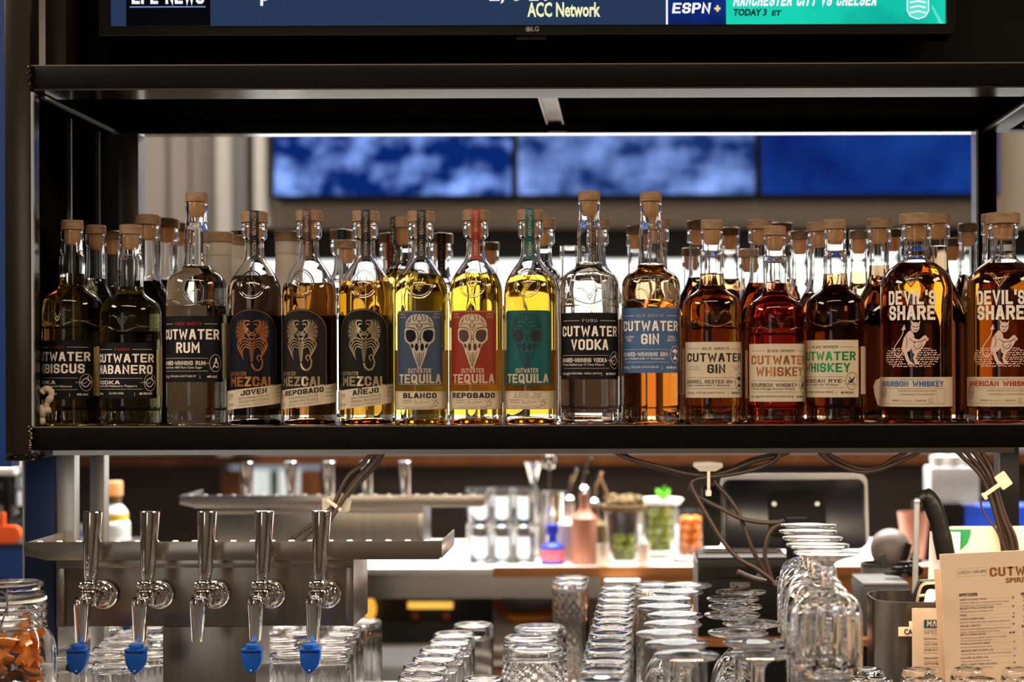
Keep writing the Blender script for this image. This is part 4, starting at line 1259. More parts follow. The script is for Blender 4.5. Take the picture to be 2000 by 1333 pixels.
back('clear bottle with pale plug between the two amber mezcals', 678, 470, 3, 'S', 'clear', .06)
back('tequila bottle with teal strip on its cap behind the clear bottle', 668, 450, 4, 'B', 'clear', .06, 'strip_teal')
back('tequila bottle with red neck strip beside the A\u00d1EJO mezcal', 763, 457, 4, 'B', 'clear', .06, 'strip_red')
back('gold tequila bottle with dark side strip directly behind BLANCO', 786, 426, 2, 'B', 'blanco', .058, 'strip_black', -50)
back('mezcal bottle with brown black strip right of the BLANCO cap', 862, 457, 4, 'B', 'clear', .06, 'strip_black')
back('small clear bottle glimpsed between REPOSADO and teal A\u00d1EJO tequilas', 957, 474, 4, 'S', 'clear', .06)
back('clear bottle hidden behind the teal A\u00d1EJO tequila', 1060, 427, 2, 'B', 'clear', .058)
back('bottle hidden behind the VODKA neck', 1165, 428, 2, 'B', 'stout', .125, 'strip_brown')
back('small clear bottle left of the blue GIN neck', 1242, 442, 3, 'S', 'clear', .06)
back('bottle right of the blue GIN neck, mostly hidden', 1284, 427, 2, 'D', 'amber', .10)
back('dark bottle directly behind BARREL RESTED GIN', 1364, 432, 3, 'D', 'dark', .068)
back('small clear bottle left of BARREL RESTED GIN with low stopper', 1350, 485, 4, 'S', 'clear', .075)
back('dark bottle right of the BARREL RESTED GIN stopper', 1426, 445, 4, 'S', 'dark', .062)
back('brown whiskey bottle left behind the red bourbon', 1484, 430, 2, 'D', 'amber', .074)
back('small clear bottle between BARREL RESTED GIN and bourbon', 1462, 487, 3, 'S', 'clear', .075)
back('dark bottle peeping over the bourbon stopper', 1526, 436, 4, 'D', 'dark', .07)
back('slim dark bottle with low stopper left of the rye', 1562, 452, 3, 'S', 'dark', .085)
back('clear necked dark bottle left behind the rye', 1600, 435, 2, 'D', 'dark', .085)
back('bottle with gold filled neck right behind the rye', 1677, 451, 3, 'S', 'amber', .045)
back('big dark whiskey bottle between rye and devil bourbon', 1717, 428, 2, 'D', 'dark', .050)
back('dark bottle in the last row left of the devil bourbon', 1744, 448, 4, 'S', 'dark', .08)
back('dark bottle with gold filled neck behind the devil bourbon', 1832, 419, 2, 'D', 'dark', .030)
back('clear slim bottle with low stopper right of the devil bourbon', 1860, 466, 4, 'S', 'clear', .08)
back('dark bottle left behind the devil American whiskey', 1890, 437, 3, 'S', 'dark', .06)
back('dark bottle directly behind the devil American whiskey', 1936, 419, 2, 'S', 'dark', .05)
# white frosted bottles
def frosted(label, px, y, row):
    d = ROW[row]; p = W(px, y, d); h = p[2] - ZS
    t = thing('frosted_bottle', label, 'bottle', (p[0], d, ZS + .0004), 0, 'white frosted bottles behind the front row')
    H = h - .015
    pr = smooth_prof([(0, 0), (.030, 0), (.034, .003), (.035, .01), (.035, .01), (.035, .14), (.034, .155), (.028, .172), (.0215, .190), (.0180, H - .045), (.0165, H - .018), (.0165, H - .018), (.0174, H - .016), (.0172, H), (.0172, H), (0, H)])
    MB().lathe(pr, 40).build('body', 'frosted_white', t, smooth=40)
    MB().lathe([(0, H + .0003), (.0178, H + .0003), (.0185, H + .001), (.0185, h - .001), (.0175, h), (0, h)], 36).build('stopper', 'wood_cap', t, smooth=40)
frosted('white frosted bottle right of the RUM neck', 430, 455, 2)
frosted('white frosted bottle behind the one beside RUM', 458, 461, 3)
frosted('white frosted bottle between JOVEN and REPOSADO mezcals', 561, 453, 3)
# the uncapped one
p = W(1112, 482, 2.255)
t, prof, H, R = bottle('liquor_bottle', 'empty clear bottle without stopper left of the VODKA', 'S', 1112, 2.255, p[2] - ZS + .0135, 'clear', .02, 0, GB, cap=False, X=p[0])

# bone-like ornament at the left end of the shelf
p = W(70, 832, 2.055)
bn = thing('bone_ornament', 'small curled off-white bone-like ornament leaning at the left end of the shelf', 'ornament', (p[0] + .008, 2.055, ZS))
m = MB()
m.tube(spline([(.004, 0, .020), (.007, 0, .030), (.012, .001, .039), (.0105, .002, .0465), (.003, .001, .0475), (-.001, 0, .043)], 6), [.0045, .0044, .0043, .0042, .0041, .004] + [.0038 + .0012 * abs(sin(k * .5)) for k in range(25)], 10)
m.build('shaft', 'bone', bn)
m = MB()
m.ball((-.0005, -.001, .0185), .0078, 14, (1, .8, 1.1), .12); m.ball((.006, .001, .020), .006, 12, jitter=.1)
m.build('knuckle', 'bone', bn)
MB().ball((-.001, 0, .0062), .0062, 14, (.95, .85, 1)).build('knuckle', 'bone', bn)
# ------------------------------------------------------------------ counters
CZ = 0.95
slab('floor_mat', 'black_plastic', (-3, 3, 1.0, 1.3, 0, .02))
ct = thing('bar_counter', 'dark back bar counter under the upturned glasses', 'counter', (0, 2, 0))
MB().box(.03, 3, -.75, .56, CZ - .04, CZ).build('worktop', 'dark_grey', ct, smooth=0)
MB().box(-3, .0295, .02, .56, CZ - .04, CZ).build('bounce_board', 'bounce_steel', ct, smooth=0)  # pale board added under the glasses to make them look brighter
MB().box(-3, .0295, -.75, .0195, CZ - .04, CZ).build('worktop', 'dark_grey', ct, smooth=0)
MB().box(-2.95, 2.95, -.70, .54, 0, CZ - .04).build('base', 'black_panel', ct, smooth=0)
fb = thing('far_bar', 'long white topped bar counter with steel and orange wood front behind the rack', 'counter', (0, 3.2, 0))
BZ = WZ(1110, 3.2)
MB().box(-.95, 3, 0, .56, BZ - .012, BZ).build('bar_top', 'bar_white', fb, smooth=0)
xs = WX(1172, 3.2)
xe = WX(962, 3.2)
MB().box(-.95, xs, .004, .05, BZ - .062, BZ - .0125).build('steel_front', 'brushed_steel_flat', fb, smooth=0)
MB().box(xe, 3, -.004, .0035, BZ - .018, BZ + .003).build('wood_edge', 'wood_bar', fb, smooth=0)
MB().box(xs, 3, .004, .05, BZ - .075, BZ - .0125).build('wood_front', 'wood_bar', fb, smooth=0)
MB().box(-.95, 3, .34, .40, 0, BZ - .013).build('back_panel', 'brushed_steel', fb, smooth=0)
MB().box(-.95, xs, .10, .339, WZ(1300, 3.25) - .02, WZ(1300, 3.25) - .005).build('sink_ledge', 'brushed_steel_flat', fb, smooth=0)
MB().box(-.95, xs, .02, .05, WZ(1275, 3.2), WZ(1265, 3.2)).build('ledge_rail', 'bar_white', fb, smooth=0)
MB().box(-.95, xs, .0, .02, WZ(1301, 3.2), WZ(1291, 3.2)).build('ledge_rail', 'bar_white', fb, smooth=0)
MB().box(-.95, xs, .021, .099, 0, WZ(1301, 3.2)).build('lower_front', 'rose_cup', fb, smooth=0)
MB().tube([W(797, 1183, 3.5), W(884, 1183, 3.5)], .008, 10).xf(Matrix.Translation((0, -3.2, 0))).build('lamp_tube', 'warm_glow', fb)
for px in (812, 873):
    m = MB().lathe([(0, 0), (.009, 0), (.009, .012), (0, .012)], 20, axis='Y')
    p = W(px, 1203, 3.525)
    m.xf(Matrix.Translation((p[0], p[1] - 3.2, p[2]))).build('knob', 'foil_copper', fb)
MB().box(-.93, xs - .25, .325, .3395, .80, .95).build('cooler_door', 'dark_grey', fb, smooth=0)
MB().tube(spline([W(968, 1168, 3.46), W(978, 1190, 3.45), (W(1010, 1207, 3.45)), W(1060, 1203, 3.45), W(1090, 1193, 3.46)], 8), [.011] * 9 + [.013] * 24, 10).xf(Matrix.Translation((0, -3.2, 0))).build('hose', 'orange_peel', fb)
MB().ball(tuple(Vector(W(722, 1190, 3.5)) - Vector((0, 3.2, 0))), .022, 14, (.7, .7, 1.2)).build('amber_lamp', 'warm_glow', fb)
wb = tag(slab('white_carton', 'paper_white', (WX(1180, 3.18), WX(1248, 3.18), 3.17, 3.19, BZ - .065, BZ - .022), None), 'small white notice on the orange wood front of the far bar', 'notice')
MB().box(WX(1218, 3.168), WX(1236, 3.168), 3.1682, 3.1698, BZ - .055, BZ - .028).build('picture', 'green_print', wb, smooth=0)
cab = thing('blue_cabinet', 'blue cabinet at the far left under the orange handled machine', 'cabinet', (0, 3.2, 0))
MB().box(-2.4, -1.2, 0, .4, 0, WZ(1062, 3.2)).box(-1.2, WX(252, 3.2), 0, .1, 0, WZ(1062, 3.2)).build('body', 'blue_paint', cab, smooth=0)
MB().box(-2.41, -1.2, -.01, .41, WZ(1062, 3.2) + .0005, WZ(1057, 3.2)).box(-1.2, WX(254, 3.2), -.01, .1, WZ(1062, 3.2) + .0005, WZ(1057, 3.2)).build('top', 'dark_grey', cab, smooth=0)
fc = thing('far_counter', 'low dark counter that carries the far beer tap tower', 'counter', (0, 2.75, 0))
MB().box(-1.3, -.3, 0, .42, .86, .90).build('worktop', 'dark_grey', fc, smooth=0)
MB().box(-1.28, -.32, .02, .40, 0, .86).build('base', 'black_panel', fc, smooth=0)

# ------------------------------------------------------------------ beer taps
def tower(label, front, X0, X1, zt, zb, cx0, cx1, base, tray, flip):
    t = thing('beer_tap_tower', label, 'tap tower', ((X0 + X1) / 2, front, base))
    s = -1 if flip else 1
    hw, dp = (X1 - X0) / 2, .115
    y0, y1 = (0, dp) if not flip else (0, dp)
    z0, z1 = zb - base, zt - base
    MB().box(-hw, hw, 0, dp, z0, z1).build('housing', 'brushed_steel', t, bevel=.002)
    m = MB()
    e = .0025
    m.box(-hw, hw, -e, 0, z1 - .011, z1); m.box(-hw, -hw + .011, -e, 0, z0, z1 - .011); m.box(hw - .011, hw, -e, 0, z0, z1 - .011)
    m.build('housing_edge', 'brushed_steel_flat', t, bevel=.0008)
    MB().box(cx0 - t.location.x, cx1 - t.location.x, .001, .082, 0, z0 - .0003).build('column', 'brushed_steel', t, bevel=.001)
    a, b, za, zb_ = tray
    a -= t.location.x; b -= t.location.x
    m = MB()
    q = za - base
    zl = zb_ - base - .001
    m.prism([(a, zl + .007), (a + .035, zl), (b - .004, zl), (b, zl + .005), (b, q), (a, q)], -.03, -.0275, 'Y')
    m.prism([(a + .03, zl), (b - .005, zl), (b - .005, zl + .002), (a + .02, zl + .002)], -.0275, dp + .01, 'Y')
    m.prism([(a, zl + .007), (a + .035, zl), (a + .035, zl + .002), (a + .002, zl + .0085), (a + .002, q - .001), (a, q)], -.0275, dp + .01, 'Y')
    m.prism([(b - .002, zl), (b, zl + .005), (b, q), (b - .002, q)], -.0275, dp + .01, 'Y')
    m.box(a + .02, b - .002, dp + .008, dp + .01, zl, q - .018)
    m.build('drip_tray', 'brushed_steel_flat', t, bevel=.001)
    m = MB()
    n = 21
    for k in range(n):
        m.add(*(lambda B: (B.v, B.f))(MB().ball((a + .02 + (b - a - .04) * k / (n - 1), -.026, q), .0035, 8, (1.3, .6, .55))))
    m.build('tray_rivets', 'light_steel', t)
    return t
near = tower('near stainless beer tap tower with five chrome taps', 2.10, WX(110, 2.1), WX(690, 2.1), WZ(1091, 2.1), WZ(1222, 2.1), WX(316, 2.1), WX(498, 2.1), CZ, (WX(45, 2.07), WX(862, 2.07), WZ(1056, 2.07), WZ(1091, 2.07)), False)
far = tower('far stainless beer tap tower seen from behind', 2.90, WX(410, 2.9), WX(826, 2.9), WZ(990, 2.9), WZ(1085, 2.9), -.66, -.52, .90, (WX(350, 2.87), WX(945, 2.87), WZ(966, 2.87), WZ(989, 2.87)), True)
def faucet(label, x, ywall, z, cap, rz=0.0, group='chrome beer taps on the near tower'):
    t = thing('beer_tap', label, 'beer tap', (x, ywall - .0028, z), rz, group)
    MB().lathe([(0, 0), (.0195, 0), (.0195, .0022), (.0182, .0036), (.0160, .0040), (.0148, .0034), (.0140, .0040), (.0136, .0068), (.0126, .0080), (.0112, .0082), (.0108, .0110), (0, .011)], 40, axis='Y').build('flange', 'chrome', t)
    m = MB().lathe([(0, .011), (.0085, .011), (.0085, .045), (.0105, .046), (.0105, .056), (0, .056)], 28, axis='Y')
    m.build('shank', 'chrome', t)
    MB().lathe([(0, -.009), (.0125, -.006), (.0135, .001), (.0135, .010), (.0125, .013), (.0095, .0145), (0, .0145)], 28, c=(0, -.058, 0)).build('bonnet', 'chrome', t, smooth=40)
    m = MB().lathe([(0, .016), (.0092, .016), (.0098, .018), (.0098, .023), (.0085, .025), (0, .025)], 24, c=(0, -.056, 0))
    m.ball((-.009, -.058, .0205), .0042, 10)
    m.build('collar', 'dark_chrome' if 'dark_chrome' in MAT else 'chrome', t)
    h = MB().lathe([(0, .0255), (.0070, .0255), (.0078, .030), (.0088, .036), (.0128, .113), (.0128, .1150), (.0120, .1158), (0, .1158)], 32)
    h.xf(Matrix.Translation((0, -.055, 0)) @ Matrix.Rotation(math.radians(-2.5), 4, 'X') @ Matrix.Rotation(math.radians(1.5), 4, 'Y')).build('handle', 'chrome', t, smooth=40)
    sp_ = MB().lathe([(0, -.053), (.0052, -.053), (.0072, -.053), (.0080, -.050), (.0098, -.020), (.0108, -.006), (.0108, .000), (.0092, .004), (0, .0055)], 28)
    sp_.xf(Matrix.Translation((-.002, -.078, .002)) @ Matrix.Rotation(math.radians(7), 4, 'X') @ Matrix.Rotation(math.radians(3), 4, 'Y'))
    sp_.build('spout', 'chrome', t, smooth=40)
    m = MB().tube([(0, -.056, -.001), (-.001, -.074, -.001)], .0095, 16)
    m.build('elbow', 'chrome', t)
    if cap:
        c = MB()
        sh = spline([(0, -.031, 0), (.008, -.024, 0), (.0122, -.014, 0), (.0128, -.003, 0), (.0128, -.001, 0)], 4)
        pts = [(a, b) for a, b, _ in sh] + [(-a, b) for a, b, _ in reversed(sh[1:])]
        c.prism(pts, -.006, .006, 'Y')
        c.box(-.0130, .0130, -.0085, .0085, -.0008, .0022)
        c.lathe([(0, .0023), (.0090, .0023), (.0088, .008), (0, .008)], 20)
        c.xf(Matrix.Translation((-.005, -.085, -.0605)))
        cp = c.build('spout_plug', 'blue_rubber', t, bevel=.0008)
        cp['label'] = 'blue rubber plug in the spout'
        MB().ball((-.005, -.0916, -.0605 - .0255), .0016, 8).build('plug_hole', 'light_steel', cp)
    return t
zf = WZ(1160, 2.09)
ordn = ('first', 'second', 'third', 'fourth', 'fifth')
for k in range(5):
    x = WX(201 + 109 * k, 2.097)
    faucet('%s chrome beer tap from the left on the near tower%s' % (ordn[k], ', with blue plug' if k != 2 else ', without plug'), x, 2.10, zf, k != 2)
for k, px in enumerate((485, 570, 645, 719, 793)):
    faucet('%s beer tap handle from the left rising behind the far tray' % ordn[k], WX(px, 3.07), 3.0155, 1.168, False, PI, 'tap handles behind the far tray').location.y = 3.0185

# ------------------------------------------------------------------ upturned glasses
def shell(kind):
    if kind == 'tumbler': H, rb, rr, bt = .110, .0285, .0300, .014
    elif kind == 'ribbed': H, rb, rr, bt = .110, .0275, .0300, .012
    elif kind == 'collins': H, rb, rr, bt = .110, .0315, .0320, .022
    elif kind == 'rocks': H, rb, rr, bt = .118, .0395, .0430, .016
    elif kind == 'tall': H, rb, rr, bt = .177, .0275, .0290, .012
    elif kind == 'small': H, rb, rr, bt = .123, .0200, .0310, .012
    prof = [(0, H - .0022), (rb * .60, H - .0018), (rb - .005, H - .0002), (rb - .0028, H), (rb - .0008, H - .0012), (rb, H - .004)]
    n = 26
    for k in range(1, n + 1):
        q = k / n
        e = q if kind != 'small' else q ** .55
        prof.append((rb + (rr - rb) * e, (H - .004) * (1 - q) + .0008 * q))
    no = len(prof)
    prof.append((rr - .0006, 0))
    prof.append((rr - .0014, .0006))
    for k in range(0, n + 1):
        q = 1 - k / n
        e = q if kind != 'small' else q ** .55
        prof.append((rb + (rr - rb) * e - .0017 - .0009 * (1 - q), (H - bt) * (1 - q) + .0008 * q))
    prof.append((rb * .55, H - bt + .002))
    prof.append((0, H - bt + .0015))
    seg = 64
    mod = None
    if kind in ('ribbed', 'tumbler'):
        hi = H - .020
        mod = lambda t, z, k: 1 + (.055 * max(0, min(1, (hi - z) / .008)) * (abs(cos(10 * t)) - .85) if 5 < k < no else 0)
    if kind in ('tall', 'rocks'):
        nn, kz = (12, 2 * PI / .0165) if kind == 'tall' else (14, 2 * PI / .0150)
        mod = lambda t, z, k: 1 + (.030 * max(0, min(1, (H - .016 - z) / .006)) * 1.5 * (cos(nn * t + kz * z) * .5 + cos(nn * t - kz * z) * .5) if 5 < k < no else 0)
        seg = 84
    return MB().lathe(prof, seg, mod=mod), H
def stem(kind):
    if kind == 'wine':
        H, rf = .198, .0345
        o = [(0, H), (rf - .002, H), (rf, H - .0012), (rf - .0006, H - .0028), (.018, H - .006), (.0075, H - .012), (.0045, H - .022), (.0042, H - .055), (.0052, H - .066), (.0100, H - .073), (.0180, H - .081), (.0260, H - .094), (.0305, H - .112), (.0315, H - .130), (.0300, H - .160), (.0275, .0006), (.0270, 0)]
        i = [(.0262, .0006), (.0286, H - .160), (.0301, H - .130), (.0291, H - .112), (.0246, H - .095), (.0166, H - .083), (.0080, H - .0775), (0, H - .0765)]
        mod, seg = (lambda t, z, k: 1 + (.012 * cos(14 * t) if 9 < k < 13 else 0)), 56
    else:
        H, rf = .128, .0352
        o = [(0, H), (rf - .002, H), (rf, H - .0014), (rf - .0006, H - .0032), (.020, H - .007), (.0098, H - .012), (.0078, H - .018), (.0085, H - .020), (.0078, H - .022), (.0074, H - .038), (.0095, H - .042), (.0200, H - .0445), (.0305, H - .050), (.0362, H - .059), (.0386, H - .074), (.0392, H - .090), (.0392, H - .108), (.0388, H - .113), (.0385, .0008), (.0378, 0)]
        i = [(.0368, .0008), (.0370, H - .106), (.0366, H - .090), (.0358, H - .076), (.0330, H - .062), (.0265, H - .0535), (.0120, H - .0495), (0, H - .049)]
        mod, seg = (lambda t, z, k: 1 + (.075 * (abs(cos(7 * t)) - .9) if 10 < k < 17 else (.05 * (abs(cos(4 * t)) - .6) if 7 < k < 10 else 0))), 84
    return MB().lathe(smooth_prof(o, 2)[:-1] + smooth_prof(i, 2), seg, mod=None if kind == 'x' else (lambda t, z, k: mod(t, z, k / 2.0))), H
_G = {}
def glass(name, kind, label, x, y, z, group, rz=0.0):
    if kind not in _G:
        mb, H = (stem if kind in ('wine', 'goblet') else shell)(kind)
        o = mb.build(name, 'bar_glass', smooth=50)
        _G[kind] = (o.data, H)
    else:
        o = bpy.data.objects.new(name, _G[kind][0]); C.objects.link(o)
    o.location = (x, y, z); o.rotation_euler = (0, 0, rz)
    return tag(o, label, 'glass', group)
def relax(P, r, fixed=(), it=200):
    P = [list(p) for p in P]
    for _ in range(it):
        for i in range(len(P)):
            for j in range(i):
                dx, dy = P[i][0] - P[j][0], P[i][1] - P[j][1]
                d = math.hypot(dx, dy) or 1e-6
                if d < 2 * r:
                    k = (2 * r - d) / 2 / d
                    P[i][0] += dx * k; P[i][1] += dy * k; P[j][0] -= dx * k; P[j][1] -= dy * k
            for (x0, x1, y0, y1) in fixed:
                x, y = P[i]
                cx, cy_ = min(max(x, x0), x1), min(max(y, y0), y1)
                d = math.hypot(x - cx, y - cy_)
                if d < r:
                    if d < 1e-6: P[i][0] = x0 - r if x - x0 < x1 - x else x1 + r
                    else: P[i][0] = cx + (x - cx) * r / d; P[i][1] = cy_ + (y - cy_) * r / d
    return P
def spots(lst, H):
    out = []
    for px, py in lst:
        d = (CAMZ - CZ - H) * F / (py - PY + (px - PX) * ROLL)
        out.append((WX(px, d), d))
    return out
COLX = (near.location.x + WX(316, 2.1) - near.location.x, WX(498, 2.1), 2.10, 2.185)
WORD = ('nearest', 'second', 'third', 'fourth', 'fifth', 'sixth', 'seventh', 'eighth', 'ninth', 'tenth', 'eleventh', 'twelfth', 'thirteenth', 'last')
# tumblers left of the column
sp_l = [(121, 1288), (225, 1290), (87, 1276), (203, 1275), (290, 1279), (147, 1252), (226, 1254), (168, 1241), (296, 1245), (203, 1227), (268, 1231), (120, 1236)]
pos = relax(spots(sp_l, .110), .0315, (COLX, (-.87, -.805, 1.89, 2.01), (-.865, -.784, 2.226, 2.39)))
desc = ['ribbed tumbler at the front left, beside the orange peel jar', 'ribbed tumbler at the front below the second tap plug', 'ribbed tumbler touching the orange peel jar', 'ribbed tumbler behind the front one below the second tap plug', 'ribbed tumbler pressed against the left side of the tap column',
        'ribbed tumbler under the first blue plug', 'ribbed tumbler directly under the second blue plug', 'ribbed tumbler behind the first blue plug', 'ribbed tumbler behind the one at the tap column', 'ribbed tumbler in the back row between the first two taps', 'ribbed tumbler in the back row under the second tap', 'ribbed tumbler in the back row behind the jar']
for k, (x, y) in enumerate(pos): glass('tumbler', 'tumbler', 'upturned ' + desc[k], x, y, CZ, 'upturned tumblers left of the tap column', k * .7)
# ribbed tumblers right of the column
sp_r = [(545, 1276), (640, 1279), (552, 1262), (650, 1264), (556, 1248), (649, 1251), (570, 1236), (664, 1237), (575, 1224), (675, 1225), (706, 1214), (600, 1218)]
pos = relax(spots(sp_r, .110), .0312, (COLX,))
o = sorted(range(len(pos)), key=lambda k: pos[k][1])
lf = [k for k in range(len(pos)) if pos[k][0] < sum(p[0] for p in pos) / len(pos)]
for side, ks in (('left', lf), ('right', [k for k in range(len(pos)) if k not in lf])):
    for n_, k in enumerate(sorted(ks, key=lambda k: pos[k][1])):
        glass('tumbler', 'ribbed', 'upturned ribbed glass right of the tap column, %s from the front in its %s file' % (WORD[n_], side), pos[k][0], pos[k][1], CZ, 'upturned tumblers right of the tap column', k * .9)
# smooth thick based glasses
sp_c = [(822, 1319), (830, 1300), (848, 1283), (861, 1267), (877, 1252), (885, 1238), (923, 1220)]
pos = relax(spots(sp_c, .110), .0325)
for k, (x, y) in enumerate(pos): glass('highball_glass', 'collins', 'upturned smooth thick based glass, %s in the slanting row left of the diamond glasses' % (WORD[k] if k < 6 else 'farthest'), x, y, CZ, 'smooth thick based glasses in a slanting row')
x, y = spots([(935, 1327)], .110)[0]
glass('tumbler', 'ribbed', 'single upturned ribbed glass in front, left of the diamond glasses', x + .004, y + .004, CZ, None)
# diamond cut rocks glasses
sp_k = [(1043, 1264), (1036, 1245), (1052, 1226)]
pos = relax(spots(sp_k, .118), .0455)
for k, (x, y) in enumerate(pos): glass('rocks_glass', 'rocks', 'upturned wide diamond cut rocks glass, %s of the three in line' % ('front', 'middle', 'rear')[k], x, y, CZ, 'diamond cut rocks glasses')
# tall diamond cut glasses
rowA = [(-.0245 + .0012 * k, 1.655 + .0612 * k) for k in range(13)]
rowB = [(-.086, 2.437 + .0625 * k) for k in range(2)]
rowC = [(.0430 + .0005 * k, 2.36 + .0612 * k) for k in range(2)]
for k, (x, y) in enumerate(rowA): glass('tall_glass', 'tall', 'upturned tall diamond cut glass, %s from the front in the long middle row' % (WORD[k] if k < 12 else 'farthest'), x, y, CZ, 'tall diamond cut glasses', k * .4)
for k, (x, y) in enumerate(rowB): glass('tall_glass', 'tall', 'upturned tall diamond cut glass left of the long row, %s one' % ('front', 'rear')[k], x, y + .01, CZ, 'tall diamond cut glasses', k * .4)
for k, (x, y) in enumerate(rowC): glass('tall_glass', 'tall', 'upturned tall diamond cut glass right of the long row, %s one' % ('front', 'rear')[k], x, y + .01, CZ, 'tall diamond cut glasses', k * .4)
# wine glasses in two files
fa = [(.066, 1.700), (.058, 1.769), (.052, 1.838), (.058, 1.907), (.061, 1.976), (.055, 2.045), (.057, 2.114), (.0735, 2.183), (.089, 2.252)]
fbk = [(.147, 1.712), (.145, 1.778), (.140, 1.845), (.147, 1.912), (.142, 1.979), (.1445, 2.046), (.1485, 2.113), (.161, 2.180)]
pa = relax(fa + fbk, .0358, it=600)
for k, (x, y) in enumerate(pa):
    left = k < len(fa)
    n_ = k if left else k - len(fa)
    glass('wine_glass', 'wine', 'upturned stemmed wine glass, %s from the front in the %s file' % (WORD[n_], 'left' if left else 'right'), x, y, CZ, 'stemmed wine glasses standing on their rims', k * .3)
# goblets on top of tall glasses
gx = [1614, 1596, 1586, 1577, 1578]
for k in range(5):
    y = 1.724 + .0805 * k
    x = WX(gx[k], y)
    glass('tall_glass', 'tall', 'upturned tall glass carrying the %s facetted goblet' % (WORD[k] if k < 4 else 'farthest'), x, y, CZ, 'glasses under the goblets')
    glass('goblet', 'goblet', 'facetted short stemmed goblet upturned on a glass, %s in its row' % (WORD[k] if k < 4 else 'farthest'), x, y, CZ + .1771, 'facetted goblets in a row', k * .35)
# small footed glasses in front of the menus
fr_ = [(1722, 1325), (1822, 1325), (1910, 1325), (1995, 1326)]
bk_ = [(1706, 1309), (1802, 1309), (1886, 1308), (1972, 1307)]
pos = relax(spots(fr_ + bk_, .123), .0322)
for k, (x, y) in enumerate(pos):
    if k >= 4: y = min(y, 2.006)
    else: y = min(y, 1.942)
    glass('small_glass', 'small', 'narrow upturned glass before the menus, %s from left in the %s row' % (ordn[k % 4], 'front' if k < 4 else 'rear'), x, y, CZ, 'narrow footed glasses before the menus')
# ------------------------------------------------------------------ clip-top jar with orange peel
JX, JD = WX(20, 1.95), 1.95
jar = thing('clip_top_jar', 'clip-top glass jar of orange peel at the bottom left corner', 'jar', (JX, JD, CZ))
JR = .0535
zl = WZ(1137, JD) - CZ
o = [(0, .004), (.044, .002), (.049, 0), (JR, .006), (JR, .006), (JR, .154), (JR, .154), (.0530, .163), (.0505, .173), (.0465, .182), (.0430, .187), (.0405, .191), (.0415, .193), (.0437, .1955), (.0415, .198), (.0415, .202), (.0440, .205), (.0415, .208), (.0415, .212), (.0438, .215), (.0415, .218), (.0412, .222), (.0412, .222)]
g = smooth_prof(o, 3)
inn = [(.0385, .222), (.0385, .190), (.0425, .183), (.0485, .172), (JR - .0028, .154), (JR - .0028, .010), (.048, .006), (0, .006)]
MB().lathe(g + inn, 64).build('glass', 'bar_glass', jar, smooth=50)
ld = MB().lathe([(0, .2248), (.036, .2248), (.0405, .2252), (.0412, .2265), (.0412, .230), (.0345, .2315), (.0345, .2365), (.0385, .2395), (.0385, .243), (.036, .2445), (0, .2435)], 56).build('lid', 'bar_glass', jar, smooth=45)
MB().lathe([(.0385, .2222), (.0425, .2222), (.0425, .2246), (.0385, .2246), (.0385, .2222)], 48).build('seal', 'white_plastic', jar)
m = MB()
def jx(px, py, y=-.0445): return ((px - 20) / 1564.0 + .0005, y - .003, zl - (py - 1137) / 1564.0)
m.tube([jx(1, 1190), jx(0, 1160, -.047), jx(4, 1146, -.047), jx(12, 1142, -.047), jx(32, 1142, -.047), jx(40, 1147, -.047), jx(43, 1162, -.047), jx(42, 1190)], .0011, 8)
m.tube(spline([jx(2, 1176), jx(4, 1200, -.051), jx(10, 1222, -.054), jx(18, 1231, -.056), (jx(26, 1226, -.055)), jx(34, 1206, -.052), jx(39, 1176)], 5), .0011, 8)
m.tube([jx(2, 1174), jx(40, 1174)], .0013, 8)
m.tube([jx(6, 1186, -.048), jx(14, 1186, -.048)], .0018, 8); m.tube([jx(27, 1186, -.048), jx(36, 1186, -.048)], .0018, 8)
m.tube([(.0425 * sin(2 * PI * k / 40), -.0425 * cos(2 * PI * k / 40), .1895) for k in range(40)], .0011, 8, closed=True)
m.build('wire_clip', 'chrome', jar)
rp = random.Random(11)
def peel(r, a0, a1, w, th=.0022):
    m = MB(); vs, fs = [], []
    n = 18
    for k in range(n + 1):
        a = a0 + (a1 - a0) * k / n
        ww = w * (0.35 + .65 * sin(PI * min(1, max(0, k / n * .9 + .05))))
        for (dr, dz) in ((0, -ww / 2), (th, -ww / 3), (th, ww / 3), (0, ww / 2), (-th * .3, 0)):
            vs.append(((r + dr) * cos(a), (r + dr) * sin(a), dz))
    for k in range(n):
        for q in range(5): fs.append((k * 5 + q, k * 5 + (q + 1) % 5, (k + 1) * 5 + (q + 1) % 5, (k + 1) * 5 + q))
    fs += [(0, 1, 2, 3, 4), tuple(n * 5 + q for q in (4, 3, 2, 1, 0))]
    return m.add(vs, fs)
pl_ = []
for lv in range(16):
    z = .018 + .0135 * lv if lv < 6 else .0855 + .0092 * (lv - 5)
    for q in range(5 if lv < 14 else 4):
        an = -3.0 + .95 * q + .55 * (lv % 2)
        pl_.append((.026 * cos(an), .026 * sin(an), z, 'dried_peel' if (lv < 12 and (lv * 3 + q) % 3) else 'orange_peel'))
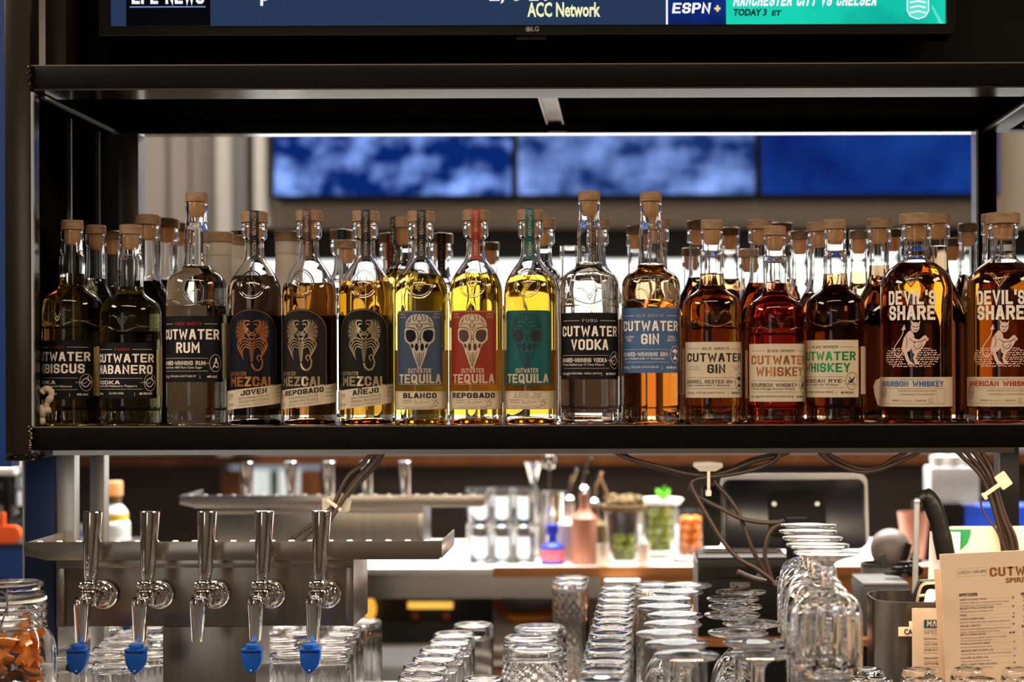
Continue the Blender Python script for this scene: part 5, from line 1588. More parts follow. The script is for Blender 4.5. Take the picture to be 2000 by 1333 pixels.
for k, (x, y, z, mt) in enumerate(pl_):
    m = peel(rp.uniform(.015, .021), 0, rp.uniform(1.6, 2.3), rp.uniform(.012, .017))
    cx = sum(v[0] for v in m.v) / len(m.v); cy_ = sum(v[1] for v in m.v) / len(m.v)
    m.xf(Matrix.Translation((-cx, -cy_, 0)))
    m.xf(Matrix.Rotation(rp.uniform(-.7, .7), 4, 'Y') @ Matrix.Rotation(rp.uniform(-.5, .9), 4, 'X') @ Matrix.Rotation(rp.uniform(0, 6.28), 4, 'Z'))
    far_ = max(math.hypot(v[0] + x, v[1] + y) for v in m.v)
    k2 = min(1.0, (.0475 - max(0, far_ - .0475)) / .0475) if far_ > .0475 else 1.0
    ob = m.build('orange_peel', mt, smooth=50)
    ob.location = (JX + x * k2 - (x * .25 if far_ > .0475 else 0), JD + y * k2 - (y * .25 if far_ > .0475 else 0), CZ + max(z, .016 - min(v[2] for v in m.v) - .008))
    tag(ob, 'bright orange curl of peel among the pieces in the jar' if mt == 'orange_peel' else 'dark dried curl of peel among the pieces in the jar', 'peel', 'orange peel in the clip-top jar' if mt == 'orange_peel' else 'dried peel in the clip-top jar')
m = MB().tube(spline([(-.004, -.030, .150), (.010, -.022, .172), (.026, -.012, .205)], 6), .0045, 8)
ob = m.build('orange_peel', 'orange_peel'); ob.location = (JX, JD, CZ)
tag(ob, 'long strip of orange peel standing up towards the jar neck', 'peel', None)

# ------------------------------------------------------------------ riser, printer, tablet
RZ = WZ(1250, 2.40)
rs = thing('counter_riser', 'low dark riser with brown front edge under the receipt printer', 'riser', (WX(1340, 2.4), 2.40, CZ))
w = 1.02 - rs.location.x
MB().box(0, w, 0, .155, .0006, RZ - CZ - .011).build('base', 'black_panel', rs, smooth=0)
MB().box(-.004, w, -.006, .36, RZ - CZ - .0105, RZ - CZ).build('top', 'wood_trim', rs, smooth=0)
MB().box(0, w, .30, .355, -CZ, RZ - CZ - .011).build('rear_support', 'black_panel', rs, smooth=0)
PD = 2.425
x0, x1 = WX(1362, PD), WX(1536, PD)
pr = thing('receipt_printer', 'black receipt printer behind the upturned wine glasses', 'printer', ((x0 + x1) / 2, PD, RZ))
hw, ht = (x1 - x0) / 2, WZ(1086, PD) - RZ
m = MB().prism([(0, 0), (.125, 0), (.125, ht * .8), (.08, ht), (.012, ht), (.003, ht - .004), (0, ht - .011)], -hw, hw, 'X')
m.build('body', 'black_plastic', pr, bevel=.002)
MB().box(-hw + .004, hw - .004, -.0020, .004, ht - .036, ht - .017).build('front_flap', 'black_gloss', pr, bevel=.0008)
MB().box(-hw + .012, hw - .012, .03, .075, ht + .0002, ht + .003).build('top_cover', 'bronze_steel', pr, bevel=.0008)
MB().box(-hw - .0025, -hw, .0, .12, .0, ht - .01).build('side_edge', 'mid_grey', pr, smooth=0)
Ink().block('EPSON', -.004, ht - .050, .0080, .030, t=1.7).build('maker_name', 'mid_grey', pr, on_plane(0, .0004))
TDp = 2.60
tb_ = thing('tablet_terminal', 'tablet till seen from behind, black back and white top edge', 'tablet', (WX(1552, TDp), TDp, RZ))
def tx(p): return WX(p, TDp) - tb_.location.x
def tz(p): return WZ(p, TDp) - RZ
m = MB().prism(rrect(tx(1408), tx(1697), tz(1072), tz(926), .016), .000, .010, 'Y')
M_ = Matrix.Translation((0, 0, tz(1072))) @ Matrix.Rotation(math.radians(-9), 4, 'X') @ Matrix.Translation((0, 0, -tz(1072)))
m.xf(M_); m.build('casing', 'white_plastic', tb_, bevel=.0015)
m = MB().prism(rrect(tx(1411), tx(1690), tz(1075), tz(938), .013), -.009, -.0003, 'Y')
m.xf(M_); bk = m.build('back_cover', 'navy_plastic', tb_, bevel=.003)
m = MB().prism(rrect(tx(1500), tx(1612), tz(1052), tz(962), .012), -.0135, -.0093, 'Y').xf(M_); m.build('mount_plate', 'black_plastic', tb_, bevel=.001)
for px in (1511, 1595):
    m = MB().lathe([(0, 0), (.0042, 0), (.0042, .002), (0, .0026)], 16, axis='Y').xf(M_ @ Matrix.Translation((tx(px), -.0136, tz(987)))); m.build('screw', 'light_steel', tb_)
m = MB().box(-.018, .018, -.03, -.014, .008, tz(1010)).build('stand_post', 'black_plastic', tb_, bevel=.002)
MB().prism(rrect(-.06, .06, -.043, .05, .012), 0, .008, 'Z').build('stand_foot', 'black_plastic', tb_, bevel=.001)
m = MB().prism(rrect(tx(1372), tx(1407), tz(1068), tz(950), .004), -.012, .02, 'Y').xf(M_); m.build('card_reader', 'black_plastic', tb_, bevel=.001)

# grey card machine, mesh cup, ball
KD = 2.43
x0, x1 = WX(1682, KD), WX(1775, KD)
kd = thing('card_machine', 'grey box-shaped card machine behind the steel caddy', 'machine', ((x0 + x1) / 2, KD, RZ))
hw, ht = (x1 - x0) / 2, WZ(1147, KD) - RZ
MB().box(-hw, hw, 0, .115, 0, ht).build('body', 'dark_grey', kd, bevel=.004)
MB().box(-hw + .001, hw - .001, .001, .114, ht + .0002, ht + .005).build('top', 'mid_grey', kd, bevel=.002)
MB().box(-hw + .028, hw - .002, -.002, .0, ht * .1, ht * .93).build('front_plate', 'mid_grey', kd, smooth=0)
CD = 2.62
cx = WX(1722, CD)
cp = thing('mesh_pen_cup', 'grey wire mesh pen cup behind the card machine', 'cup', (cx, CD, RZ))
hc = WZ(1102, CD) - RZ
MB().lathe([(0, 0), (.030, 0), (.036, hc), (.0345, hc), (.0288, .003), (0, .003)], 36).build('wall', 'mid_grey', cp, smooth=40)
MB().lathe([(.0338, hc - .004), (.0370, hc - .004), (.0370, hc + .001), (.0338, hc + .001), (.0338, hc - .004)], 36).build('rim', 'dark_grey', cp)
bl = MB().ball((0, 0, 0), .0342, 32).build('grey_ball', 'grey_ball'); bl.location = (WX(1738, CD), CD, RZ + hc + .024)
tag(bl, 'matt grey ball resting on the mesh pen cup', 'ball')
for k, (px, py, px2, py2, mt) in enumerate(((1775, 1062, 1757, 1120, 'black_plastic'), (1790, 1075, 1768, 1130, 'dark_grey'), (1722, 1083, 1726, 1108, 'dark_grey'))):
    m = MB().tube([W(px, py, 2.578), W(px2, py2, 2.578)], [.006, .005] if k < 2 else [.004, .004], 10)
    ob = m.build('marker_pen', mt); tag(ob, ('black marker pen leaning right of the grey ball', 'dark grey pen leaning farthest right beside the ball', 'thin dark pen in front of the grey ball')[k], 'pen', 'pens around the mesh cup')

# ------------------------------------------------------------------ steel caddy with bar tools
SD = 2.10
x0, x1 = WX(1711, SD), WX(1935, SD)
cz = WZ(1183, SD - .02) - CZ
cd_ = thing('steel_caddy', 'brushed steel caddy full of bar tools behind the menus', 'caddy', ((x0 + x1) / 2, SD + .045, CZ))
hw = (x1 - x0) / 2
A = rrect(-hw, hw, -.045, .075, .04, 10); B = rrect(-hw + .0015, hw - .0015, -.0435, .0735, .0385, 10)
vs, fs = [], []
n = len(A)
for z, L in ((0, A), (cz, A), (cz, B), (.002, B)): vs += [(a, b, z) for a, b in L]
for q in range(3):
    for k in range(n): fs.append((q * n + k, q * n + (k + 1) % n, (q + 1) * n + (k + 1) % n, (q + 1) * n + k))
fs += [tuple(range(n)), tuple(3 * n + k for k in range(n))]
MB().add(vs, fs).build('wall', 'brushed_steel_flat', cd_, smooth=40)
tp = MB().box(WX(1753, SD) - cd_.location.x, WX(1800, SD) - cd_.location.x, -.0458, -.0453, WZ(1245, SD) - CZ, WZ(1227, SD) - CZ).build('label_tape', 'paper_menu', cd_, smooth=0)
Ink().fine('CAS', WX(1764, SD) - cd_.location.x, WZ(1241, SD) - CZ, .0100, .015, align='L', bold=.03).build('lettering', 'ink_black', tp, on_plane(-.0458, .0003))
tp = MB().box(WX(1774, SD) - cd_.location.x, WX(1800, SD) - cd_.location.x, -.0458, -.0453, WZ(1226.5, SD) - CZ, WZ(1216, SD) - CZ).build('label_tape', 'paper_menu', cd_, smooth=0)
CY = SD + .05
# white multi tool, black opener with gold clip, knife, honing rod
ob = thing('white_opener', 'white slotted handle poking out of the steel caddy', 'bar tool', (WX(1772, CY), CY, CZ + .01))
zt = WZ(1150, CY) - CZ - .01
MB().prism(rrect(-.014, .014, 0, zt, .007), -.007, .007, 'Y').xf(Matrix.Rotation(math.radians(12), 4, 'Y') @ Matrix.Rotation(math.radians(20), 4, 'Z')).build('handle', 'white_plastic', ob, bevel=.002)
m = MB()
for a, b in ((-.003, .018), (.004, .030), (-.004, .040), (.004, .047)): m.box(a - .003, a + .003, -.0078, -.0072, zt - b, zt - b + .005)
m.xf(Matrix.Rotation(math.radians(12), 4, 'Y') @ Matrix.Rotation(math.radians(20), 4, 'Z')).build('slots', 'ink_black', ob, smooth=0)
ob = thing('black_server_book', 'black gadget with a glossy gold clip standing in the caddy', 'bar tool', (WX(1818, CY + .02), CY + .02, CZ + .01))
zt = WZ(1133, CY + .02) - CZ - .01
MB().prism([(-.026, 0), (.028, 0), (.034, zt - .02), (.026, zt), (-.016, zt - .002), (-.030, zt - .03)], -.010, .010, 'Y').build('body', 'black_gloss', ob, bevel=.003)
m = MB().tube(spline([(-.022, -.011, zt - .03), (-.016, -.013, zt - .008), (0, -.013, zt - .004), (.024, -.012, zt - .005)], 5), .0022, 8)
m.tube([(-.020, -.012, zt - .022), (.026, -.012, zt - .020)], .0024, 8)
m.build('clip', 'foil_gold', ob)
kn = thing('knife', 'knife with curved black handle rising from the caddy', 'knife', (WX(1836, CY + .035), CY + .048, CZ + .012))
def kx(px, py, y=0): p = W(px, py, CY + .048); return (p[0] - kn.location.x, y, p[2] - CZ - .012)
hd = spline([kx(1848, 1090), kx(1838, 1040), kx(1828, 1005), kx(1818, 980), kx(1806, 970), kx(1799, 978), kx(1798, 986)], 6)
MB().tube(hd, [.0135] * 6 + [.0125] * 6 + [.0130] * 6 + [.0125] * 6 + [.0095] * 6 + [.007] * 7, 14).build('handle', 'black_plastic', kn, smooth=60)
MB().prism([(kx(1840, 1090)[0], kx(1840, 1095)[2]), (kx(1858, 1090)[0], kx(1858, 1095)[2]), (.02, .03), (.012, 0), (.002, .02)], -.001, .001, 'Y').build('blade', 'light_steel', kn, smooth=0)
rd = thing('honing_rod', 'thin grey textured rod standing left of the knife', 'rod', (WX(1792, CY), CY + .032, CZ + .012))
MB().tube([(-.003, 0, 0), (.0045, 0, WZ(988, CY) - CZ - .012)], .0042, 12).build('shaft', 'mid_grey', rd)
MB().ball((.0047, 0, WZ(985, CY) - CZ - .012), .0052, 12).build('tip', 'light_steel', rd)
bx = thing('black_cord_coil', 'coiled black cord on top of the grey card machine', 'cord', (WX(1742, 2.47), 2.48, RZ + .145))
bx.location.z = RZ + (WZ(1147, KD) - RZ) + .0055
MB().tube([(.014 * cos(k * .35) + .0006 * k, .010 * sin(k * .35), .004 + .00045 * k) for k in range(60)], .0028, 8).build('coil', 'black_plastic', bx)
MB().ball((.036, 0, .012), .012, 12, (1.3, 1, .9), .1).build('plug', 'black_plastic', bx)

# papers and boards behind
def sheet(name, label, cat, px0, px1, py0, bottom, d, mat, rot=0, tilt=0, th=.0008, group=None):
    p = W(px0, PY, d)
    t = thing(name, label, cat, (p[0], d, bottom), 0, group)
    t.rotation_euler = (math.radians(tilt), math.radians(-rot), 0)
    wd, hg = WX(px1, d) - p[0], WZ(py0, d, px0) - bottom
    pg = MB().box(0, wd, 0, th, 0, hg).build('page', mat, t, smooth=0)
    return t, wd, hg, pg
t, wd, hg, pg = sheet('white_menu', 'white menu sheet standing between the rod and the knife', 'menu', 1802, 1862, 1038, CZ + .008, CY + .066, 'paper_white', -2)
Ink().block('CU', .014, hg - .030, .0095, .017, t=1.9, align='L').build('lettering', 'ink_brown', pg, on_plane(0, .0003))
Ink().disc((.016, hg - .060), .006, .008).build('motif', 'ink_grey', pg, on_plane(0, .0003))
bd = thing('cutting_board', 'cream cutting board with green corner behind the menus', 'cutting board', (WX(1848, 2.225), 2.225, CZ))
wd, hg = .26, WZ(1031, 2.225) - CZ
MB().prism(rrect(0, wd, 0, hg, .009), 0, .008, 'Y').build('board', 'pale_cream', bd, bevel=.0008)
cn = Ink().poly([(.004, hg - .004), (.004, hg - .040), (.012, hg - .038), (.022, hg - .032), (.030, hg - .024), (.034, hg - .012), (.035, hg - .004)])
cn.build('green_corner', 'green_print', bd, on_plane(0, .0003))
cn = Ink()
for r_ in (.012, .018, .024): cn.ring((.004, hg - .004), r_, r_, .0005, 14, 270, 360)
cn.build('corner_lines', 'ink_teal', bd, on_plane(0, .0005))
# the menus
t, wd, hg, pg = sheet('cocktail_menu', 'smaller cocktail menu with teal heading leaning on the steel caddy', 'menu', 1780, 1905, 1189, CZ, 2.075, 'paper_menu', 0, 0)
i0 = WX(1803, 2.075) - t.location.x
hz = lambda py: WZ(py, 2.075) - CZ
hb = Ink().rect(i0, i0 + .075, hz(1229), hz(1213)).build('heading_band', 'ink_teal', pg, on_plane(0, .0003))
Ink().block('MARGARITAS', i0 + .004, hz(1226), .0078, .060, t=1.8, align='L').build('heading', 'paper_menu', pg, on_plane(0, .0006))
k = Ink().block('SPECIALTY DRINKS', i0, hz(1241), .0050, .070, t=1.6, align='L')
k.build('subheading', 'ink_pale', pg, on_plane(0, .0003))
k = Ink()
for q, (a, b) in enumerate((('SEASONAL MULE', 'Cutwater Horchata Vodka, apple'), ('OLD TOWN', 'Cutwater Bourbon, orange, cherry'), ('SAVED BY THE BELL', 'Cutwater Tequila Blanco, green'), ("DRAGON'S BREATH", 'Cutwater Tequila Blanco, mango'), ('CUTWATER MAI TAI', 'Cutwater Rum, orange, almond'), ('ESPRESSO', 'Cutwater Vodka, coffee'))):
    y = hz((1252, 1263, 1274, 1290, 1301, 1313)[q])
    k.fine(a, i0, y, .0036, align='L', bold=.05).fine(b, i0, y - .0038, .0026, align='L')
k.build('menu_lines', 'ink_grey', pg, on_plane(0, .0003))
t, wd, hg, pg = sheet('lunch_menu_sheet', 'menu sheet half hidden behind the big lunch menu', 'menu', 1829, 1980, 1111, CZ, 2.060, 'paper_menu', 3, 0)
t.location.x += sin(math.radians(3)) * hg - .004
t, wd, hg, pg = sheet('lunch_menu', 'big cream lunch menu printed in brown and black at the right edge', 'menu', 1834, 2157, 1083, CZ, 2.050, 'paper_menu', 2.6, 0)
t.location.x = WX(1834, 2.05) + sin(math.radians(2.6)) * (hg) * 1.0
mx = lambda px, py: (WX(px, 2.05) - t.location.x, WZ(py, 2.05, 1900) - CZ)
def un(px, py):
    x, z = mx(px, py); a = math.radians(-2.6)
    return (x * cos(a) - z * sin(a), x * sin(a) + z * cos(a))
on = on_plane(0, .0003)
u, v = un(1932, 1127); Ink().block('CUTWATER', u, v, .0118, .092, t=1.9, align='L').build('heading', 'ink_brown', pg, on)
u, v = un(1963, 1139); Ink().fine('SPIRITS', u, v, .0088, .036, align='L', bold=.03).build('subheading', 'ink_brown', pg, on)
k = Ink(); u, v = un(1871, 1122); k.fine('LUNCH 11AM-4PM', u, v, .0062, .036, align='L')
u, v = un(1869, 1127); k.stroke([(u, v), (u + .039, v), (u + .039, v + .0105), (u, v + .0105)], .00015, closed=True)
k.build('hours_box', 'ink_grey', pg, on)
k, b = Ink(), Ink()
u, v = un(1872, 1166); b.block('APPETIZERS', u, v, .0040, .024, t=1.9, align='L')
u, v = un(1993, 1164); b.block('SANDWICHES', u, v, .0040, .024, t=1.9, align='L')
u, v = un(1994, 1227); b.block('MAINS', u, v, .0040, .012, t=1.9, align='L')
rows = ((1174, 'CRISPY CHICKEN WINGS', '12', ('Habanero, Buffalo Sauce or Roasted Garlic Salt & Pepper,', 'served with your choice of ranch or blue cheese')), (1191, 'BRAISED PORK LOADED FRIES', '15', ('braised pork, gravy, and cheese curds',)),
        (1204.5, 'FRIES', '6', ()), (1212, 'CACIO E PEPE FRIES', '12', ('parmesan cheese, black pepper seasoning, calabrese aioli',)), (1225.5, 'GRILLED CARROTS', '12', ('lemon lavender whipped goat cheese, grilled baby carrots,', 'pepitas, orange and parsley oil, carrot tops')),
        (1242.5, 'MEAT & CHEESE BOARD', '21.99', ('pork belly, brie, prosciutto, cornichons, sourdough,', 'Bali Hai Gold Rum golden raisin jam')), (1260.5, 'POTATO SOURDOUGH BREAD', '11', ('caramel sweet potato bourbon butter',)), (1274, 'SMOKED BEEF SLIDERS (v2)', '11', ('Cutwater Bourbon bbq sauce, smoked beef, barnyard cheddar',)),
        (1288, 'FALAFEL SLIDERS (v2)', '11', ('tzatziki sauce, pickled red onions',)), (1301, 'SPICY CRISPY FRIED BRUSSELS', '14', ('Cutwater Vodka thick and spicy sauce',)))
for py, a, c_, ls in rows:
    u, v = un(1873 + (py - 1170) * .02, py)
    k.fine(a, u, v, .0033, len(a) * .00178, align='L', bold=.02)
    b.fine(c_, u + .0715, v, .0033, align='R', bold=.04)
    k.stroke([(u + len(a) * .00178 + .003, v + .001), (u + .066, v + .001)], .00012)
    for q, l in enumerate(ls): k.fine(l, u, v - .0042 - .0036 * q, .0030, len(l) * .00117, align='L')
    u2 = u + .0825
    if py not in (1225.5, 1204.5):
        k.fine('AU' + a[2:6], u2, v, .0033, align='L', bold=.02)
        k.fine('greens', u2, v - .0042, .0030, align='L')
k.build('menu_lines', 'ink_grey', pg, on); b.build('section_heads', 'ink_black', pg, on)

# ------------------------------------------------------------------ cables and clips
def cable(label, pts, r=.0032, group='black cables under the rack'):
    m = MB().tube(spline(pts, 8), r, 8)
    return tag(m.build('cable', 'cable_black', smooth=60), label, 'cable', group)
def CW(l, d=2.20): return [W(a, b, d + (c[0] if c else 0)) for a, b, *c in l]
cable('upper left cable of the bundle rising behind the fifth beer tap', CW([(736, 868), (712, 903), (684, 925), (668, 950), (652, 985), (628, 1012), (600, 1046), (585, 1062)], 2.26))
cable('middle cable of the bundle rising behind the fifth beer tap', CW([(745, 868), (722, 908), (698, 932), (676, 958), (660, 984), (640, 1010), (628, 1040), (622, 1062)], 2.27))
cable('right cable of the bundle rising behind the fifth beer tap', CW([(752, 868), (730, 905), (706, 930), (682, 960), (663, 988), (646, 1015), (634, 1040), (627, 1062)], 2.255))
cable('single cable running left behind the taps to the drip tray', CW([(755, 868), (735, 910), (700, 945), (660, 990), (625, 1015), (590, 1040), (566, 1058)], 2.28))
def clip(label, px, py, d, ang, tape):
    p = W(px, py, d)
    t = thing('cable_clip', label, 'clip', p, 0, 'pale adhesive cable clips')
    t.rotation_euler = (0, math.radians(ang), 0)
    if tape:
        MB().prism([(-.021, -.006), (-.010, -.019), (.008, -.015), (.021, .004), (.015, .018), (-.004, .019)], .0042, .0046, 'Y').build('tape', 'tape_clear', t, smooth=0)
    MB().prism(rrect(-.0085, .0085, -.0105, .0105, .0015), .0009 + .002, .0041, 'Y').build('pad', 'clip_white', t, bevel=.0004)
    m = MB().box(-.0125, .0125, -.0095, -.0075, -.0026, .0026); m.box(-.0125, -.0100, -.0075, .003, -.0024, .0024); m.box(.0100, .0125, -.0075, .003, -.0024, .0024)
    m.build('strap', 'clip_white', t, bevel=.0004)
clip('pale clip taped on the cable bundle behind the fifth beer tap', 655, 986, 2.262, 38, True)
z = .0
cable('long cable sagging in from the left to the middle clip', CW([(1180, 866), (1220, 893), (1290, 912), (1345, 926), (1390, 928), (1430, 918), (1470, 902), (1530, 888), (1560, 868)], 2.25))
cable('second cable sagging below the middle clip', CW([(1190, 866), (1240, 900), (1310, 922), (1360, 932), (1410, 924), (1470, 898), (1545, 880), (1560, 866)], 2.262))
cable('cable from the rack looping down left in front of the tablet', CW([(1530, 868), (1515, 898), (1470, 918), (1420, 928), (1370, 934), (1350, 945), (1360, 970), (1385, 1015), (1410, 1055), (1440, 1090), (1475, 1110), (1500, 1128), (1512, 1140)], 2.24))
cable('cable crossing the tablet to the sharp right bend', CW([(1352, 946), (1350, 958), (1372, 975), (1410, 995), (1450, 1014), (1490, 1021), (1520, 1021), (1529, 1018), (1522, 1025), (1508, 1035), (1498, 1055), (1494, 1085), (1500, 1110), (1508, 1135)], 2.252))
cable('cable hanging from the middle clip down over the printer', CW([(1384, 926), (1398, 945), (1425, 975), (1446, 1010), (1460, 1050), (1475, 1085), (1492, 1115), (1505, 1138)], 2.262))
cable('short stub of cable pointing left above the printer name', CW([(1440, 1118), (1462, 1128), (1484, 1135), (1510, 1142), (1520, 1150)], 2.27), .0045)
cable('cable curling right behind the goblets', CW([(1478, 1124), (1492, 1136), (1508, 1142), (1522, 1136), (1520, 1128)], 2.28), .004)
p = W(1383, 914, 2.25)
t = thing('cable_clip', 'clear taped clip with pale strap holding the middle cables', 'clip', p, 0, 'pale adhesive cable clips')
MB().prism([(-.022, .002), (-.020, .008), (0, .009), (.020, .007), (.021, .001), (.010, -.005), (-.012, -.005)], -.010, .010, 'Y').build('tape', 'tape_clear', t, bevel=.001)
MB().box(-.0022, .0022, -.0145, -.0118, -.032, -.004).build('strap', 'clip_white', t, bevel=.0005)
MB().box(-.004, .004, -.014, .006, -.040, -.0322).build('strap_end', 'clip_white', t, bevel=.0008)
cable('front cable of the sagging pair right of the tablet', CW([(1588, 866), (1610, 893), (1645, 912), (1680, 922), (1715, 918), (1750, 905), (1790, 886), (1805, 868)], 2.25))
cable('rear cable of the sagging pair right of the tablet', CW([(1598, 866), (1622, 890), (1660, 910), (1690, 917), (1722, 911), (1745, 897), (1770, 882), (1780, 866)], 2.262))
for k, (dx, lb) in enumerate(((0, 'leftmost'), (9, 'second'), (18, 'third'), (27, 'rightmost'))):
    cable('%s cable of the bundle down the right rear post' % lb, CW([(1850 + dx * 2, 866), (1880 + dx * 1.6, 893), (1912 + dx, 925), (1930 + dx * .7, 960), (1945 + dx * .7, 1010), (1955 + dx, 1050), (1960 + dx, 1085), (1962 + dx, 1130)], 2.215 + .004 * (k % 2)))
cable('thin loop of wire hanging from the right clip', CW([(1920, 965), (1916, 985), (1926, 1010), (1945, 1035), (1958, 1062), (1966, 1080), (1966, 1120)], 2.205), .0015)
p = W(1946, 950, 2.19)
t = thing('cable_clip', 'cream clip with square pad on the right cable bundle', 'clip', p, 0, 'pale adhesive cable clips')
t.rotation_euler = (0, math.radians(-35), 0)
MB().prism(rrect(.004, .021, -.010, .012, .002), -.002, .0015, 'Y').build('pad', 'clip_cream', t, bevel=.0005)
m = MB().box(-.022, .004, -.004, -.001, -.003, .0025); m.box(-.0245, -.020, -.005, .0005, -.0065, .0035)
m.build('strap', 'clip_cream', t, bevel=.0006)
for k, px in enumerate((1565, 1848)):
    p = W(px, 889, 2.10)
    ob = MB().box(-.006, .006, -.004, .004, -.003, .010).build('cable_hook', 'clip_white', bevel=.001); ob.location = (p[0], p[1], 1.3495 - .0)
    ob.location.z = 1.3564 + .0245 - .0103 - .008
    tag(ob, 'small pale hook under the shelf %s' % ('above the tablet' if k == 0 else 'near the right cable bundle'), 'hook', 'small hooks under the shelf')

# ------------------------------------------------------------------ things on the far bar
def fx(px, d=3.36): return WX(px, d)
def lathe_thing(name, label, cat, px, d, parts, base=BZ, group=None):
    t = thing(name, label, cat, (WX(px, d), d, base), 0, group)
    for nm, pr, mt in parts: MB().lathe(pr, 32).build(nm, mt, t, smooth=45)
    return t
k = 0
for r_, d in enumerate((3.30, 3.375)):
    for c_, px in enumerate((938, 980, 1022)):
        for lv in range(2):
            if 'hi' not in _G:
                H, rb, rr = .075, .026, .031
                pf = [(0, .006), (rb - .002, 0), (rb, .003), (rr, H), (rr - .002, H), (rb - .002, .010), (0, .010)]
                o = MB().lathe(pf, 40, mod=lambda t, z, k: 1 + .02 * cos(12 * t)).build('tumbler', 'bar_glass', smooth=50); _G['hi'] = o.data
            else:
                o = bpy.data.objects.new('tumbler', _G['hi']); C.objects.link(o)
            o.location = (WX(px, d), d, BZ + .0002 + .0765 * lv)
            tag(o, 'clear glass on the far bar, %s, %s row, %s layer' % (('left column', 'middle column', 'right column')[c_], ('front', 'rear')[r_], ('lower', 'upper')[lv]), 'glass', 'stacked glasses on the far bar')
def bot(px, d, top, rb, rn, sh, mt, label, cap=None, extra=None):
    h = WZ(top, d) - BZ
    t = thing('bar_bottle', label, 'bottle', (WX(px, d), d, BZ), 0, 'bottles on the far bar')
    MB().lathe(smooth_prof([(0, 0), (rb - .002, 0), (rb, .003), (rb, .003), (rb, h * sh), (rb * .95, h * (sh + .06)), (rn, h * (sh + .2)), (rn, h), (rn, h), (0, h)]), 32).build('body', mt, t, smooth=45)
    if cap: MB().lathe([(0, h + .0003), (rn + .003, h + .0003), (rn + .003, h + .018), (0, h + .018)], 24).build('cap', cap, t)
    return t, h
t, h = bot(1078, 3.27, 1042, .024, .010, .55, 'blue_box', 'little bitters bottle with blue cap and pink label on the far bar', 'blue_cap')
MB().lathe([(.0243, .008), (.0248, .008), (.0248, h * .5), (.0243, h * .5), (.0243, .008)], 32).build('label', 'pink_label', t)
for px, d, top, mt, lb in ((1112, 3.32, 985, 'frosted_white', 'pale pourer bottle beside the bitters'), (1140, 3.27, 965, 'rose_cup', 'rosy pourer bottle right of the bitters'), (1160, 3.36, 990, 'herb_brown', 'brown pourer bottle left of the garnish jars')):
    t, h = bot(px, d, top, .027, .011, .6, mt, lb)
    m = MB().lathe([(0, h + .0003), (.012, h + .0003), (.011, h + .012), (.005, h + .018), (0, h + .018)], 20)
    m.tube([(0, 0, h + .016), (.002, 0, h + .045), (.016, 0, h + .075)], [.0055, .005, .0045], 10)
    m.build('pourer', 'chrome', t)
t = thing('shaker_tin', 'chrome shaker tin holding bar tools on the far bar', 'shaker', (WX(1070, 3.42), 3.42, BZ))
MB().lathe([(0, 0), (.030, 0), (.040, .14), (.0385, .14), (.0285, .003), (0, .003)], 36).build('tin', 'chrome', t, smooth=40)
for k, (dx, dz, lb) in enumerate(((.002, .215, 'tall chrome strainer standing in the shaker tin'), (-.022, .185, 'chrome jigger standing left in the shaker tin'))):
    t = thing('bar_tool', lb, 'bar tool', (WX(1070, 3.42) + dx * .5, 3.42, BZ + .004), 0, 'tools in the shaker tin')
    MB().tube([(0, .01 * k, 0), (dx, .01 * k, dz - .03)], .004, 10).build('shaft', 'chrome', t)
    MB().lathe([(0, 0), (.006, 0), (.020, .045), (.018, .045), (.004, .003), (0, .003)] if k else [(0, 0), (.012, .004), (.015, .018), (.010, .034), (0, .036)], 24, c=(dx, .01 * k, dz - .03)).build('head', 'chrome', t, smooth=50)
def gjar(px, d, top, r, fill, mt, label, plate=False):
    b = BZ
    if plate:
        pt = lathe_thing('plate', 'pale dish under the ' + label.split(' on ')[0].replace('glass jar', 'jar'), 'dish', px, d, [('dish', [(0, 0), (.035, 0), (.048, .014), (.046, .016), (.034, .004), (0, .004)], 'white_plastic')])
        b = BZ + .0045
    h = WZ(top, d) - b
    t = thing('garnish_jar', label, 'jar', (WX(px, d), d, b), 0, 'garnish jars on the far bar')
    MB().lathe([(0, 0), (r * .8, 0), (r * .82, .002), (r, h), (r - .002, h), (r * .82 - .002, .005), (0, .005)], 36).build('glass', 'bar_glass', t, smooth=45)
    rr = random.Random(px)
    n_ = 0
    q = MB()
    zz = .012
    while zz < h * fill:
        for a in range(5):
            q.ball(((r * .38) * cos(a * 1.26 + zz * 90), (r * .38) * sin(a * 1.26 + zz * 90), zz + .005), r * .235, 10, (1, 1, .9), .15, rr)
        zz += r * .42
    g = q.build('fruit_pieces', mt); g.location = t.location
    tag(g, 'cut garnish filling the ' + label, 'garnish', None, 'stuff')
    return t, h
t, h = gjar(1218, 3.30, 998, .043, .55, 'lime_green', 'tall glass jar half full of lime on the far bar')
bw = lathe_thing('herb_bowl', 'brown bowl heaped with dried herbs on the lime jar', 'bowl', 1218, 3.30, [('bowl', [(0, 0), (.046, 0), (.050, .012), (.047, .013), (0, .005)], 'herb_brown')], base=BZ + h + .0005)
q = MB()
for a in range(26): q.ball((.036 * random.uniform(-1, 1), .03 * random.uniform(-1, 1), .016 + .012 * random.random()), .009, 8, jitter=.3)
g = q.build('dried_herbs', 'herb_brown'); g.location = bw.location; tag(g, 'heap of dried herbs in the brown bowl', 'herbs', None, 'stuff')
ob = MB().tube([(0, 0, .02), (-.022, 0, .075)], .003, 8).build('wooden_stick', 'wood_cap'); ob.location = (bw.location.x - .03, 3.30, bw.location.z); tag(ob, 'thin wooden stick poking out of the herb bowl', 'stick')
t, h = gjar(1287, 3.40, 985, .045, .8, 'lime_green', 'glass jar of green garnish with a mint sprig on top', True)
